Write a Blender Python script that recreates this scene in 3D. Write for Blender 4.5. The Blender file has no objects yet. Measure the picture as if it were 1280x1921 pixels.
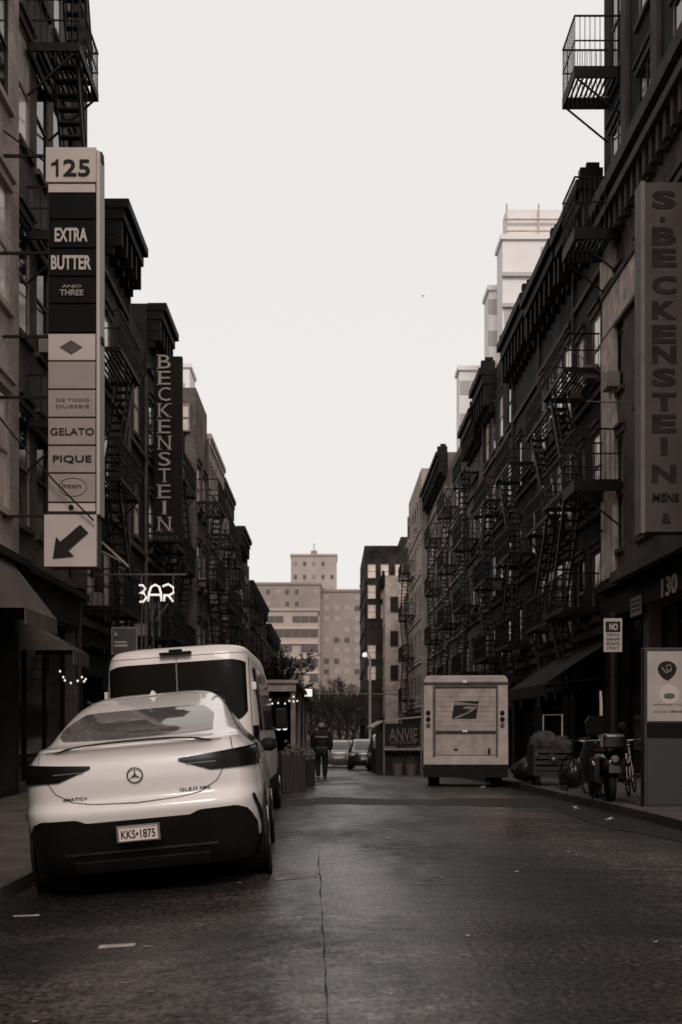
import bpy, bmesh, math, random
from mathutils import Vector, Matrix
random.seed(7)
S = bpy.context.scene
C = S.collection
R = math.radians
# ------------------------------------------------------------------ camera, sky, sun, exposure
cam = bpy.data.cameras.new('camera'); co = bpy.data.objects.new('camera', cam); C.objects.link(co)
cam.sensor_fit = 'VERTICAL'; cam.sensor_height = 36; cam.sensor_width = 24
cam.lens = 2200 / 1921 * 36
co.location = (0, 0, 1.35); co.rotation_euler = (R(90), 0, 0)
cam.shift_x = 20 / 1921; cam.shift_y = 399.5 / 1921
cam.clip_end = 5000; cam.clip_start = 0.1
S.camera = co
cam.dof.use_dof = True; cam.dof.focus_distance = 14; cam.dof.aperture_fstop = 2.8
W = bpy.data.worlds.new('World'); S.world = W; W.use_nodes = True
nt = W.node_tree; nt.nodes.clear()
sky = nt.nodes.new('ShaderNodeTexSky'); sky.sky_type = 'NISHITA'; sky.sun_disc = False
sky.sun_elevation = R(40); sky.sun_rotation = R(177); sky.dust_density = 4; sky.air_density = 1.2
bw = nt.nodes.new('ShaderNodeRGBToBW')
mul = nt.nodes.new('ShaderNodeMath'); mul.operation = 'MULTIPLY_ADD'; mul.inputs[1].default_value = 0.10; mul.inputs[2].default_value = 7.0
tint = nt.nodes.new('ShaderNodeMix'); tint.data_type = 'RGBA'; tint.blend_type = 'MULTIPLY'; tint.inputs[0].default_value = 1
tint.inputs[7].default_value = (1.0, 0.970, 0.945, 1)
bg = nt.nodes.new('ShaderNodeBackground'); bg.inputs[1].default_value = 0.117
wo = nt.nodes.new('ShaderNodeOutputWorld')
L = nt.links.new
L(sky.outputs[0], bw.inputs[0]); L(bw.outputs[0], mul.inputs[0]); L(mul.outputs[0], tint.inputs[6])
L(tint.outputs[2], bg.inputs[0]); L(bg.outputs[0], wo.inputs[0])
sl = bpy.data.lights.new('sun', 'SUN'); sl.energy = 1.5; sl.angle = R(20); sl.color = (1, .95, .9)
so = bpy.data.objects.new('sun', sl); C.objects.link(so)
d = Vector((0.04, -0.76, 0.65)).normalized()          # towards the sun: high, behind the camera
so.rotation_euler = d.to_track_quat('Z', 'Y').to_euler(); so.location = (0, -20, 60)
S.view_settings.view_transform = 'Standard'; S.view_settings.look = 'None'
S.view_settings.gamma = 1; S.view_settings.exposure = 0.0
S.cycles.max_bounces = 6; S.cycles.diffuse_bounces = 3; S.cycles.glossy_bounces = 3
S.cycles.use_denoising = True

# ------------------------------------------------------------------ helpers
TX, TY, TZ = 1.0, .80, .71
def tintc(v, w=1.0):
    return (v, v * (1 - (1 - TY) * w), v * (1 - (1 - TZ) * w), 1)
MATS = {}
def M(name, v, rough=.8, var=.25, scale=3.0, bump=.0, metal=0., w=1., coat=0., emit=0., kind='noise', spec=.5, stretch=(1, 1, 1)):
    if name in MATS: return MATS[name]
    m = bpy.data.materials.new(name); m.use_nodes = True; MATS[name] = m
    n = m.node_tree; p = n.nodes['Principled BSDF']; lk = n.links.new
    p.inputs['Roughness'].default_value = rough; p.inputs['Metallic'].default_value = metal
    p.inputs['Coat Weight'].default_value = coat; p.inputs['Specular IOR Level'].default_value = spec if rough < .55 or name == 'asphalt' else .12
    tc = n.nodes.new('ShaderNodeTexCoord'); mp = n.nodes.new('ShaderNodeMapping'); mp.inputs['Scale'].default_value = stretch
    lk(tc.outputs['Object'], mp.inputs[0])
    no = n.nodes.new('ShaderNodeTexNoise'); no.inputs['Scale'].default_value = scale; no.inputs['Detail'].default_value = 6
    lk(mp.outputs[0], no.inputs['Vector'])
    cr = n.nodes.new('ShaderNodeValToRGB')
    cr.color_ramp.elements[0].position = .3; cr.color_ramp.elements[1].position = .7
    cr.color_ramp.elements[0].color = tintc(v * (1 - var), w); cr.color_ramp.elements[1].color = tintc(v * (1 + var), w)
    lk(no.outputs[0], cr.inputs[0]); last = cr.outputs[0]; hb = no.outputs[0]
    if kind == 'brick':
        sx = n.nodes.new('ShaderNodeSeparateXYZ'); cx = n.nodes.new('ShaderNodeCombineXYZ'); ad = n.nodes.new('ShaderNodeMath')
        lk(tc.outputs['Object'], sx.inputs[0]); lk(sx.outputs[0], ad.inputs[0]); lk(sx.outputs[1], ad.inputs[1])
        lk(ad.outputs[0], cx.inputs[0]); lk(sx.outputs[2], cx.inputs[1])
        b = n.nodes.new('ShaderNodeTexBrick'); b.inputs['Scale'].default_value = 1
        b.inputs['Brick Width'].default_value = .22; b.inputs['Row Height'].default_value = .075; b.inputs['Mortar Size'].default_value = .008
        b.inputs['Color1'].default_value = (.75, .75, .75, 1); b.inputs['Color2'].default_value = (1.15, 1.15, 1.15, 1); b.inputs['Mortar'].default_value = (1.5, 1.5, 1.5, 1)
        lk(cx.outputs[0], b.inputs['Vector'])
        mx = n.nodes.new('ShaderNodeMix'); mx.data_type = 'RGBA'; mx.blend_type = 'MULTIPLY'; mx.inputs[0].default_value = .8
        lk(last, mx.inputs[6]); lk(b.outputs[0], mx.inputs[7]); last = mx.outputs[2]
    lk(last, p.inputs['Base Color'])
    if bump:
        bp = n.nodes.new('ShaderNodeBump'); bp.inputs['Strength'].default_value = bump; bp.inputs['Distance'].default_value = .02
        n2 = n.nodes.new('ShaderNodeTexNoise'); n2.inputs['Scale'].default_value = scale * 8; n2.inputs['Detail'].default_value = 4
        lk(mp.outputs[0], n2.inputs['Vector']); lk(n2.outputs[0], bp.inputs['Height']); lk(bp.outputs[0], p.inputs['Normal'])
    if emit:
        p.inputs['Emission Color'].default_value = (1, .96, .9, 1); p.inputs['Emission Strength'].default_value = emit
    return m

class MB:
    """collects shapes into one mesh"""
    def __init__(s): s.v = []; s.f = []
    def box(s, a, b, skip=()):
        x0, y0, z0 = a; x1, y1, z1 = b
        if x0 > x1: x0, x1 = x1, x0
        if y0 > y1: y0, y1 = y1, y0
        if z0 > z1: z0, z1 = z1, z0
        k = len(s.v)
        s.v += [(x0, y0, z0), (x1, y0, z0), (x1, y1, z0), (x0, y1, z0), (x0, y0, z1), (x1, y0, z1), (x1, y1, z1), (x0, y1, z1)]
        s.f += [tuple(k + i for i in q) for q in ((3, 2, 1, 0), (4, 5, 6, 7), (0, 1, 5, 4), (1, 2, 6, 5), (2, 3, 7, 6), (3, 0, 4, 7))]
        return s
    def bar(s, a, b, w, h=None, n=4):
        """prism between two points"""
        a = Vector(a); b = Vector(b); dd = (b - a)
        if dd.length < 1e-6: return s
        q = dd.to_track_quat('Z', 'Y'); h = h or w
        k = len(s.v)
        for p in (a, b):
            for i in range(n):
                t = 2 * math.pi * (i + .5) / n
                e = Vector((math.cos(t) * w * (.7071 if n == 4 else .5), math.sin(t) * h * (.7071 if n == 4 else .5), 0))
                s.v.append(tuple(p + q @ e))
        for i in range(n):
            j = (i + 1) % n; s.f.append((k + i, k + j, k + n + j, k + n + i))
        s.f.append(tuple(k + i for i in reversed(range(n)))); s.f.append(tuple(k + n + i for i in range(n)))
        return s
    def tube(s, pts, r, n=8):
        rr = r if isinstance(r, (list, tuple)) else [r] * len(pts)
        pts = [Vector(p) for p in pts]; k = len(s.v)
        for i, p in enumerate(pts):
            dd = (pts[min(i + 1, len(pts) - 1)] - pts[max(i - 1, 0)]); q = dd.to_track_quat('Z', 'Y')
            for j in range(n):
                t = 2 * math.pi * j / n
                s.v.append(tuple(p + q @ Vector((math.cos(t) * rr[i], math.sin(t) * rr[i], 0))))
        for i in range(len(pts) - 1):
            for j in range(n):
                a = k + i * n + j; b = k + i * n + (j + 1) % n
                s.f.append((a, b, b + n, a + n))
        s.f.append(tuple(k + j for j in reversed(range(n)))); s.f.append(tuple(k + (len(pts) - 1) * n + j for j in range(n)))
        return s
    def lathe(s, c, prof, n=20, axis='z'):
        k = len(s.v); c = Vector(c)
        for (r, z) in prof:
            for j in range(n):
                t = 2 * math.pi * j / n
                p = (r * math.cos(t), r * math.sin(t), z)
                if axis == 'x': p = (p[2], p[0], p[1])
                if axis == 'y': p = (p[1], p[2], p[0])
                s.v.append(tuple(c + Vector(p)))
        for i in range(len(prof) - 1):
            for j in range(n):
                a = k + i * n + j; b = k + i * n + (j + 1) % n
                s.f.append((a, b, b + n, a + n))
        s.f.append(tuple(k + j for j in reversed(range(n)))); s.f.append(tuple(k + (len(prof) - 1) * n + j for j in range(n)))
        return s
    def grid(s, rows, closed=False):
        k = len(s.v); m = len(rows[0])
        for r in rows: s.v += [tuple(p) for p in r]
        for i in range(len(rows) - 1):
            for j in range(m if closed else m - 1):
                a = k + i * m + j; b = k + i * m + (j + 1) % m
                s.f.append((a, b, b + m, a + m))
        return s
    def poly(s, pts):
        k = len(s.v); s.v += [tuple(p) for p in pts]; s.f.append(tuple(range(k, k + len(pts)))); return s
    def prism(s, pts2, y0, y1):
        """outline in (x,z) extruded along y"""
        n = len(pts2); k = len(s.v)
        s.v += [(x, y0, z) for x, z in pts2] + [(x, y1, z) for x, z in pts2]
        s.f.append(tuple(k + i for i in range(n))); s.f.append(tuple(k + n + i for i in reversed(range(n))))
        for i in range(n):
            j = (i + 1) % n; s.f.append((k + i, k + n + i, k + n + j, k + j))
        return s
    def mesh(s, name, mat, smooth=False, fix=True):
        me = bpy.data.meshes.new(name); me.from_pydata(s.v, [], s.f)
        if fix:
            bm = bmesh.new(); bm.from_mesh(me); bmesh.ops.recalc_face_normals(bm, faces=bm.faces); bm.to_mesh(me); bm.free()
        me.materials.append(mat)
        if smooth:
            for p in me.polygons: p.use_smooth = True
        me.update(); return me
    def obj(s, name, mat, parent=None, smooth=False, loc=(0, 0, 0), fix=True, bevel=0):
        o = bpy.data.objects.new(name, s.mesh(name, mat, smooth, fix)); C.objects.link(o); o.parent = parent; o.location = loc
        if bevel:
            b = o.modifiers.new('b', 'BEVEL'); b.width = bevel; b.segments = 2; b.limit_method = 'ANGLE'
        return o
def link(name, me, parent=None, loc=(0, 0, 0), rot=(0, 0, 0)):
    o = bpy.data.objects.new(name, me); C.objects.link(o); o.parent = parent; o.location = loc; o.rotation_euler = rot; return o
def tag(o, label=None, cat=None, group=None, kind=None):
    if label: o['label'] = label
    if cat: o['category'] = cat
    if group: o['group'] = group
    if kind: o['kind'] = kind
    return o
def thing(name, label, cat, loc, rz=0, group=None, rot=None):
    o = bpy.data.objects.new(name, None); C.objects.link(o); o.location = loc
    o.rotation_euler = rot or (0, 0, rz); o.empty_display_size = .3
    return tag(o, label, cat, group)
def at(px, py, Y):
    """photo pixel at distance Y -> world point"""
    return ((px - 620) / 2200 * Y, Y, 1.35 + (1360 - py) / 2200 * Y)
def interp(tab, x):
    if x <= tab[0][0]: return tab[0][1]
    for (a, b), (c, e) in zip(tab, tab[1:]):
        if x <= c: return b + (e - b) * (x - a) / (c - a)
    return tab[-1][1]
def smooth_i(tab, x):
    if x <= tab[0][0]: return tab[0][1]
    if x >= tab[-1][0]: return tab[-1][1]
    for i in range(len(tab) - 1):
        if x <= tab[i + 1][0]:
            x0, y0 = tab[i]; x1, y1 = tab[i + 1]; h = x1 - x0; t = (x - x0) / h
            def sl_(j):
                if j <= 0 or j >= len(tab) - 1: 
                    a, b = (0, 1) if j <= 0 else (-2, -1)
                    return (tab[b][1] - tab[a][1]) / (tab[b][0] - tab[a][0])
                s1 = (tab[j][1] - tab[j-1][1]) / (tab[j][0] - tab[j-1][0]); s2 = (tab[j+1][1] - tab[j][1]) / (tab[j+1][0] - tab[j][0])
                return 0 if s1 * s2 <= 0 else 2 * s1 * s2 / (s1 + s2)
            m0 = sl_(i) * h; m1 = sl_(i + 1) * h
            return (2*t**3-3*t**2+1)*y0 + (t**3-2*t**2+t)*m0 + (-2*t**3+3*t**2)*y1 + (t**3-t**2)*m1
def lettering(txt, w, h, depth, mat, parent, loc, rz=0, bold=.0, name='lettering', serif=False):
    """text mesh in the local XZ plane facing -y, fitted to w x h, centred on loc"""
    cu = bpy.data.curves.new('t', 'FONT'); cu.body = txt; cu.align_x = 'CENTER'; cu.offset = bold; cu.size = 1; cu.resolution_u = 3
    cu.extrude = .01
    to = bpy.data.objects.new('t', cu); C.objects.link(to)
    dg = bpy.context.evaluated_depsgraph_get(); me = bpy.data.meshes.new_from_object(to.evaluated_get(dg))
    bpy.data.objects.remove(to); bpy.data.curves.remove(cu)
    xs = [v.co.x for v in me.vertices]; ys = [v.co.y for v in me.vertices]
    cx, cy = (min(xs) + max(xs)) / 2, (min(ys) + max(ys)) / 2; sx = w / (max(xs) - min(xs)); sy = h / (max(ys) - min(ys))
    for v in me.vertices:
        x, y, z = v.co; v.co = ((x - cx) * sx, -z / .01 * depth / 2, (y - cy) * sy)
    me.materials.clear(); me.materials.append(mat); me.name = name
    return link(name, me, parent, loc, (0, 0, rz))

# ------------------------------------------------------------------ materials
iron = M('painted_iron', .012, .6, .3)
black = M('black_rubber', .012, .75, .2)
dkplast = M('dark_plastic', .008, .55, .2)
gloss = M('smoked_glass', .008, .06, .0, w=.3, spec=.6)
pane_d = M('window_glass', .02, .08, .3, 1.5)
pane_b = M('blind_and_sky_pane', .75, .35, .3, 1.2, coat=.5)  # pale colour for blinds, also painting the sky reflected in panes
frame_d = M('dark_window_frame', .05, .6)
frame_l = M('pale_window_frame', .30, .6)
stone_l = M('pale_stone', .42, .85, .22, 1.3, .3)
stone_m = M('brown_stone', .085, .85, .25, 1.3, .3)
stone_d = M('dark_stone', .022, .85, .3, 1.3, .3)  # even dark stone tone, also the ground floor under the beige awning
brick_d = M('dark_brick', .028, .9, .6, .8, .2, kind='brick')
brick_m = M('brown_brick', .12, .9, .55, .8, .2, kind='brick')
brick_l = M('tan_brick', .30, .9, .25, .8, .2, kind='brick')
cornice_d = M('dark_painted_metal', .012, .7, .3)
white_p = M('white_car_paint', .70, .26, .02, w=.6, coat=.8)
white_v = M('white_van_paint', .66, .4, .05, w=.7, coat=.3)
mail_p = M('mail_truck_paint', .40, .55, .22, 3, .15)
chrome = M('chrome', .6, .15, 0, metal=1)
cloth_aw = M('beige_canvas', .11, .9, .25, 1.2, .1)
cloth_d = M('dark_canvas', .014, .9, .3, 2)
wood = M('brown_wood', .04, .8, .3, 3)
bulb = M('glowing_bulb', .7, .5, 0, emit=.6)

# ------------------------------------------------------------------ ground
def zl(Y): return interp([(-60, 0), (26, 0), (36, -.33), (61, -.95), (100, -1.5), (300, -2.0)], Y)
def kerbR(Y): return interp([(-60, 4.7), (16, 4.68), (19, 4.55), (22, 4.3), (26, 4.1), (30, 4.25), (36, 4.5), (300, 4.5)], Y)
KL = -2.92
def zx(X):
    if X < -.15: return -.082 * (-.15 - X)
    if X > 1.6: return -.02 * (X - 1.6)
    return 0
def road_z(X, Y): return zl(Y) + zx(X) * (1 if Y < 30 else max(.3, 1 - (Y - 30) / 20))
ys = [-60, -30, -10, 0] + [2 + i for i in range(40)] + [44, 48, 54, 61, 70, 80, 100, 130, 160, 200]
def mat_asphalt():
    m = M('asphalt', .05, .6, .3, 1.2); n = m.node_tree; p = n.nodes['Principled BSDF']; lk = n.links.new
    tc = n.nodes['Texture Coordinate']
    def noise(sc, st, det=4):
        mp = n.nodes.new('ShaderNodeMapping'); mp.inputs['Scale'].default_value = st; lk(tc.outputs['Object'], mp.inputs[0])
        q = n.nodes.new('ShaderNodeTexNoise'); q.inputs['Scale'].default_value = sc; q.inputs['Detail'].default_value = det; lk(mp.outputs[0], q.inputs['Vector']); return q.outputs[0]
    def ramp(src, a, b, ca, cb):
        r = n.nodes.new('ShaderNodeValToRGB'); r.color_ramp.elements[0].position = a; r.color_ramp.elements[1].position = b
        r.color_ramp.elements[0].color = ca; r.color_ramp.elements[1].color = cb; lk(src, r.inputs[0]); return r.outputs[0]
    def mulc(a, b, f=1):
        x = n.nodes.new('ShaderNodeMix'); x.data_type = 'RGBA'; x.blend_type = 'MULTIPLY'; x.inputs[0].default_value = f; lk(a, x.inputs[6]); lk(b, x.inputs[7]); return x.outputs[2]
    base = ramp(noise(24, (1, 1, 1), 8), .38, .64, tintc(.006), tintc(.088))
    big = ramp(noise(.5, (1.0, .3, 1), 5), .42, .58, (.6, .6, .6, 1), (1.35, 1.35, 1.35, 1))
    band = ramp(noise(.8, (.25, 1.4, 1), 5), .40, .60, (.6, .6, .6, 1), (1.25, 1.25, 1.25, 1))
    streak = ramp(noise(5, (.8, 1.2, 1), 6), .36, .66, (.72, .72, .72, 1), (1.3, 1.3, 1.3, 1))
    # longitudinal wheel tracks
    sx_ = n.nodes.new('ShaderNodeSeparateXYZ'); lk(tc.outputs['Object'], sx_.inputs[0])
    ad = n.nodes.new('ShaderNodeMath'); ad.operation = 'MULTIPLY_ADD'; lk(noise(.35, (1, .5, 1), 3), ad.inputs[0]); ad.inputs[1].default_value = 1.6; lk(sx_.outputs[0], ad.inputs[2])
    mr = n.nodes.new('ShaderNodeMapRange'); mr.inputs[1].default_value = -3; mr.inputs[2].default_value = 6; lk(ad.outputs[0], mr.inputs[0])
    tr_ = n.nodes.new('ShaderNodeValToRGB'); el = tr_.color_ramp.elements
    el[0].position = 0; el[0].color = (.6,) * 3 + (1,); el[1].position = 1; el[1].color = (.5,) * 3 + (1,)
    for p_, v_ in ((.25, .8), (.40, 1.2), (.47, 1.15), (.54, .5), (.64, .48), (.72, 1.2), (.80, 1.1), (.88, .6)):
        e = el.new(p_); e.color = (v_,) * 3 + (1,)
    lk(mr.outputs[0], tr_.inputs[0])
    col = mulc(mulc(mulc(mulc(base, big), band), streak), tr_.outputs[0])
    spk = ramp(noise(19, (1, 1, 1), 3), .70, .75, (1, 1, 1, 1), (2.2, 2.2, 2.2, 1))
    col = mulc(col, spk)
    lk(col, p.inputs['Base Color'])
    p.inputs['Specular Tint'].default_value = (1, .82, .72, 1); p.inputs['Specular IOR Level'].default_value = .2
    rr = ramp(noise(.5, (1.0, .3, 1), 5), .42, .58, (.48,) * 3 + (1,), (.22,) * 3 + (1,))
    rg = ramp(noise(34, (1, 1, 1), 5), .36, .68, (1.3,) * 3 + (1,), (.8,) * 3 + (1,))
    rs = ramp(noise(5, (.8, 1.2, 1), 5), .36, .66, (1.15,) * 3 + (1,), (.88,) * 3 + (1,))
    lk(mulc(mulc(rr, rg), rs), p.inputs['Roughness'])
    bp = n.nodes.new('ShaderNodeBump'); bp.inputs['Strength'].default_value = .3; bp.inputs['Distance'].default_value = .010
    lk(noise(34, (1, 1, 1), 5), bp.inputs['Height']); lk(bp.outputs[0], p.inputs['Normal'])
    return m
asph = mat_asphalt()
mb = MB(); rows = []
for y in ys:
    kr = kerbR(y)
    xs = [KL, -2.2, -1.5, -.8, -.15, .4, 1, 1.6, 2.4, 3.2, kr]
    rows.append([(x, y, road_z(x, y)) for x in xs])
mb.grid(rows); tag(mb.obj('road', asph, smooth=True), 'worn dark asphalt street running away between the buildings', 'road', kind='structure')
pav = M('pavement_concrete', .085, .75, .3, 1.5, .3)
kerbm = M('kerb_stone', .08, .7, .3, 2, .3)
for side in (-1, 1):
    mb = MB(); kb = MB(); r1 = []; r2 = []
    for y in ys:
        k = KL if side < 0 else kerbR(y)
        zt = road_z(k, y) + .15
        a = k + side * .16
        wx = -7.2 if side < 0 else 8.4
        r1.append([(a, y, zt), (wx, y, zt + .06)])
        r2.append([(k, y, zt - .3), (k, y, zt - .015), (k + side * .02, y, zt), (a, y, zt), (a, y, zt - .3)])
    mb.grid(r1); kb.grid(r2)
    tag(mb.obj('pavement', pav), 'concrete pavement on the %s of the street' % ('left' if side < 0 else 'right'), 'pavement', kind='structure')
    tag(kb.obj('kerb', kerbm), 'stone kerb on the %s of the street' % ('left' if side < 0 else 'right'), 'kerb', kind='structure')
gm = M('far_ground', .06, .9, .2, .05)
tag(MB().grid([[(-2500, -500, -3.2), (2500, -500, -3.2)], [(-2500, 4000, -3.2), (2500, 4000, -3.2)]]).obj('ground', gm), 'dark ground beyond the street', 'ground', kind='structure')
# cross street at the far end
tag(MB().grid([[(-60, 150, -1.72), (60, 150, -1.72)], [(-60, 200, -1.75), (60, 200, -1.75)]]).obj('cross_street', asph), 'cross street at the far end', 'road', kind='structure')

# ------------------------------------------------------------------ buildings
WCACHE = {}
def win_meshes(w, h, style):
    key = (round(w, 2), round(h, 2), style)
    if key in WCACHE: return WCACHE[key]
    fm = frame_l if style in ('sky_blind', 'pale') else frame_d
    f = MB(); t = .06
    f.box((-.1, -w/2, 0), (-.012, -w/2 + t, h)); f.box((-.1, w/2 - t, 0), (-.012, w/2, h))
    f.box((-.1, -w/2 + t, 0), (-.012, w/2 - t, t)); f.box((-.1, -w/2 + t, h - t), (-.012, w/2 - t, h))
    f.box((-.095, -w/2 + t, h*.5 - .03), (-.015, w/2 - t, h*.5 + .03))
    if w > 1.3: f.box((-.09, -.03, t), (-.02, .03, h - t))
    p = MB(); z1 = h - t
    p.box((-.055, -w/2 + t*.5, t*.5), (-.045, w/2 - t*.5, z1))
    tr = MB(); tr.box((-.12, -w/2 - .12, -.12), (.09, w/2 + .12, -.002)); t2 = MB(); t2.box((-.12, -w/2 - .1, h + .002), (.06, w/2 + .1, h + .2))
    t2.box((-.1, -w/2 - .15, h + .19), (.12, w/2 + .15, h + .27))
    WCACHE[key] = (f.mesh('window', fm), p.mesh('pane', pane_b if style == 'sky_blind' else pane_d), {m: (tr.mesh('sill', m), t2.mesh('lintel', m)) for m in (stone_l, stone_m, stone_d)})
    return WCACHE[key]
FCACHE = {}
def fe_meshes(ln, rise, proj, railh, thick):
    key = (round(ln, 2), round(rise, 2), proj, railh, thick)
    if key in FCACHE: return FCACHE[key]
    pl = MB()
    pl.box((.0, 0, -thick), (.05, ln, 0)); pl.box((proj - .05, 0, -thick), (proj, ln, 0))
    pl.box((.05, 0, -thick), (proj - .05, .05, 0)); pl.box((.05, ln - .05, -thick), (proj - .05, ln, 0))
    n = int(proj / .11)
    for i in range(1, n): pl.box((i * proj / n, .05, -.035), (i * proj / n + .05, ln - .05, -.005))
    for y in (.06, ln - .06): pl.bar((proj - .1, y, -thick), (0, y, -thick - .9), .04)
    rl = MB()
    rl.box((proj - .035, 0, railh - .04), (proj, ln, railh)); rl.box((proj - .03, .0, railh * .5 - .015), (proj - .005, ln, railh * .5 + .015))
    for y in (0, ln - .035):
        rl.box((.0, y, railh - .04), (proj - .035, y + .035, railh)); rl.box((0, y + .005, railh * .5 - .015), (proj - .035, y + .03, railh * .5 + .015))
        m_ = int(proj / .13)
        for i in range(m_ + 1): x = .02 + i * (proj - .05) / m_; rl.box((x, y + .008, .0), (x + .016, y + .026, railh - .04))
    m_ = int(ln / .13)
    for i in range(m_ + 1): y = .01 + i * (ln - .04) / m_; rl.box((proj - .026, y, 0), (proj - .01, y + .016, railh - .04))
    st = MB(); x0, x1 = proj * .42, proj * .86; ya, yb = ln * .12, ln * .88
    if ln < 2.6: ya, yb = ln * .2, ln * 1.05
    for x in (x0, x1): st.bar((x, ya, 0), (x, yb, -rise), .05, .18)
    k = int(rise / .24)
    for i in range(1, k): t = i / k; y = ya + (yb - ya) * t; st.box((x0, y - .09, -rise * t - .02), (x1, y + .09, -rise * t + .02))
    for x in (x0, x1): st.bar((x, ya, .75), (x, yb, -rise + .8), .03)
    FCACHE[key] = (pl.mesh('platform', iron), rl.mesh('railing', iron), st.mesh('stair', iron)); return FCACHE[key]

def building(label, side, y0, y1, H, xw, wall=brick_d, cols=None, ground=3.9, storey=3.3, win=(1.0, 1.9), style='dark', trim=stone_m,
             cornice=None, fe=(), depth=9., group=None, shop=True, name='tenement_building', corn_mat=cornice_d, from_y=None, upper=None, fascia=None,
             awn=None, near_win=None, wmix=.3, band=None):
    zg = zl((y0 + y1) / 2 if y1 - y0 < 20 else y1) - .1
    b = thing(name, label, 'building', (xw, y0 if side < 0 else y1, zg), 0 if side < 0 else math.pi, group)
    LY = (lambda y: y - y0) if side < 0 else (lambda y: y1 - y)
    Ln = y1 - y0; h = H - zg
    ya = from_y if from_y is not None else y0
    ops = []; nfl = max(1, int((h - ground - .9) / storey))
    if cols is None: cols = max(1, int((y1 - ya) / 2.0))
    pitch = (y1 - ya) / cols; w, wh = win
    for f in range(nfl):
        for c in range(cols):
            yc = LY(ya + pitch * (c + .5)); z0 = ground + f * storey + .75
            ops.append((yc - w/2, yc + w/2, z0, z0 + wh, 'w'))
    if shop:
        ns = max(1, int((y1 - ya) / 3.4)); sp = (y1 - ya) / ns
        for c in range(ns):
            yc = LY(ya + sp * (c + .5)); ops.append((yc - sp/2 + .25, yc + sp/2 - .25, .25, ground - 1.0, 's'))
    Y = sorted({0, Ln} | {round(o[0], 4) for o in ops} | {round(o[1], 4) for o in ops}); Z = sorted({0, h} | {round(o[2], 4) for o in ops} | {round(o[3], 4) for o in ops})
    mbs = {0: MB(), 1: MB()}; zs = upper[0] - zg if upper else 1e9
    if upper: Z = sorted(set(Z) | {zs})
    for i in range(len(Y) - 1):
        for j in range(len(Z) - 1):
            cy, cz = (Y[i] + Y[i+1]) / 2, (Z[j] + Z[j+1]) / 2
            if any(o[0] < cy < o[1] and o[2] < cz < o[3] for o in ops): continue
            mbs[1 if cz > zs else 0].poly([(0, Y[i], Z[j]), (0, Y[i+1], Z[j]), (0, Y[i+1], Z[j+1]), (0, Y[i], Z[j+1])])
    for o in ops:
        a, c, z0, z1, kd = o; dp = -.25 if kd == 'w' else -.7; m_ = mbs[1 if (z0 + z1) / 2 > zs else 0]
        m_.poly([(0, a, z0), (dp, a, z0), (dp, a, z1), (0, a, z1)]); m_.poly([(0, c, z0), (0, c, z1), (dp, c, z1), (dp, c, z0)])
        m_.poly([(0, a, z1), (dp, a, z1), (dp, c, z1), (0, c, z1)]); m_.poly([(0, a, z0), (0, c, z0), (dp, c, z0), (dp, a, z0)])
        if kd == 's': m_.poly([(dp, a, z0), (dp, c, z0), (dp, c, z1), (dp, a, z1)])
    def shell(m_, z0, z1, top):
        m_.poly([(0, 0, z0), (0, 0, z1), (-depth, 0, z1), (-depth, 0, z0)]); m_.poly([(0, Ln, z0), (-depth, Ln, z0), (-depth, Ln, z1), (0, Ln, z1)])
        m_.poly([(-depth, 0, z0), (-depth, 0, z1), (-depth, Ln, z1), (-depth, Ln, z0)])
        if top: m_.poly([(0, 0, z1), (0, Ln, z1), (-depth, Ln, z1), (-depth, 0, z1)])
    shell(mbs[0], 0, min(h, zs), not upper)
    mbs[0].obj('wall', wall, b, fix=False)
    if upper:
        shell(mbs[1], zs, h, True); mbs[1].obj('wall', upper[1], b, fix=False)
    for o in ops:
        a, c, z0, z1, kd = o
        if kd == 'w':
            stl = style
            if style == 'dark': q = random.random(); stl = 'sky_blind' if q < wmix else 'pale' if q < wmix + .35 else 'dark'
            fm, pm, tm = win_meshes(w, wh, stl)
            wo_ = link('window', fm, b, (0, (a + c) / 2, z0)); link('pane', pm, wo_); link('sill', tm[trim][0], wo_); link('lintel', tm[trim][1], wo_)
            if y0 < 105 and random.random() < .22:
                MB().box((-.01, (a + c) / 2 - .3, z0 + .07), (.32, (a + c) / 2 + .3, z0 + .45)).obj('air_conditioner', M('ac_metal', .28, .6, .3), b)
        else:
            s_ = MB(); ww = c - a
            for t in (0, .33, .66, 1): y = a + (ww - .07) * t; s_.box((-.4, y, z0), (-.3, y + .07, z1))
            s_.box((-.38, a + .07, z0 + .5), (-.32, c - .07, z0 + .58)); s_.box((-.38, a + .07, z1 - .5), (-.32, c - .07, z1 - .44))
            so_ = s_.obj('shopfront', iron, b); MB().box((-.36, a, z0), (-.35, c, z1)).obj('glass', pane_d, so_)
    if shop:
        fs = MB(); fs.box((.0, .1, ground - .95), (.1, Ln - .1, ground - .25)); fs.box((0, .05, ground - .25), (.28, Ln - .05, ground - .1))
        fs.obj('fascia', fascia or stone_d, b)
    if cornice:
        ca, cb, pr, hh = cornice; a, c = sorted((LY(ca), LY(cb))); k = MB()
        k.box((0, a + .06, h - hh), (pr * .45, c - .06, h - hh * .55)); k.box((0, a + .03, h - hh * .55), (pr * .8, c - .03, h - hh * .22)); k.box((0, a, h - hh * .22), (pr, c, h + .05))
        n = max(2, int((c - a) / .8))
        for i in range(n + 1):
            y = a + .08 + (c - a - .34) * i / n; k.box((0, y, h - hh * 1.35), (pr * .7, y + .18, h - hh * .552)); k.box((0, y + .02, h - hh * 1.6), (pr * .35, y + .16, h - hh * 1.352))
        for y in ((a, c - .3) if side > 0 else ()): k.box((.02, y + .01, h + .052), (pr * .85, y + .29, h + .38)); k.box((.1, y + .08, h + .382), (pr * .6, y + .22, h + .55))
        k.obj('cornice', corn_mat, b)
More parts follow.
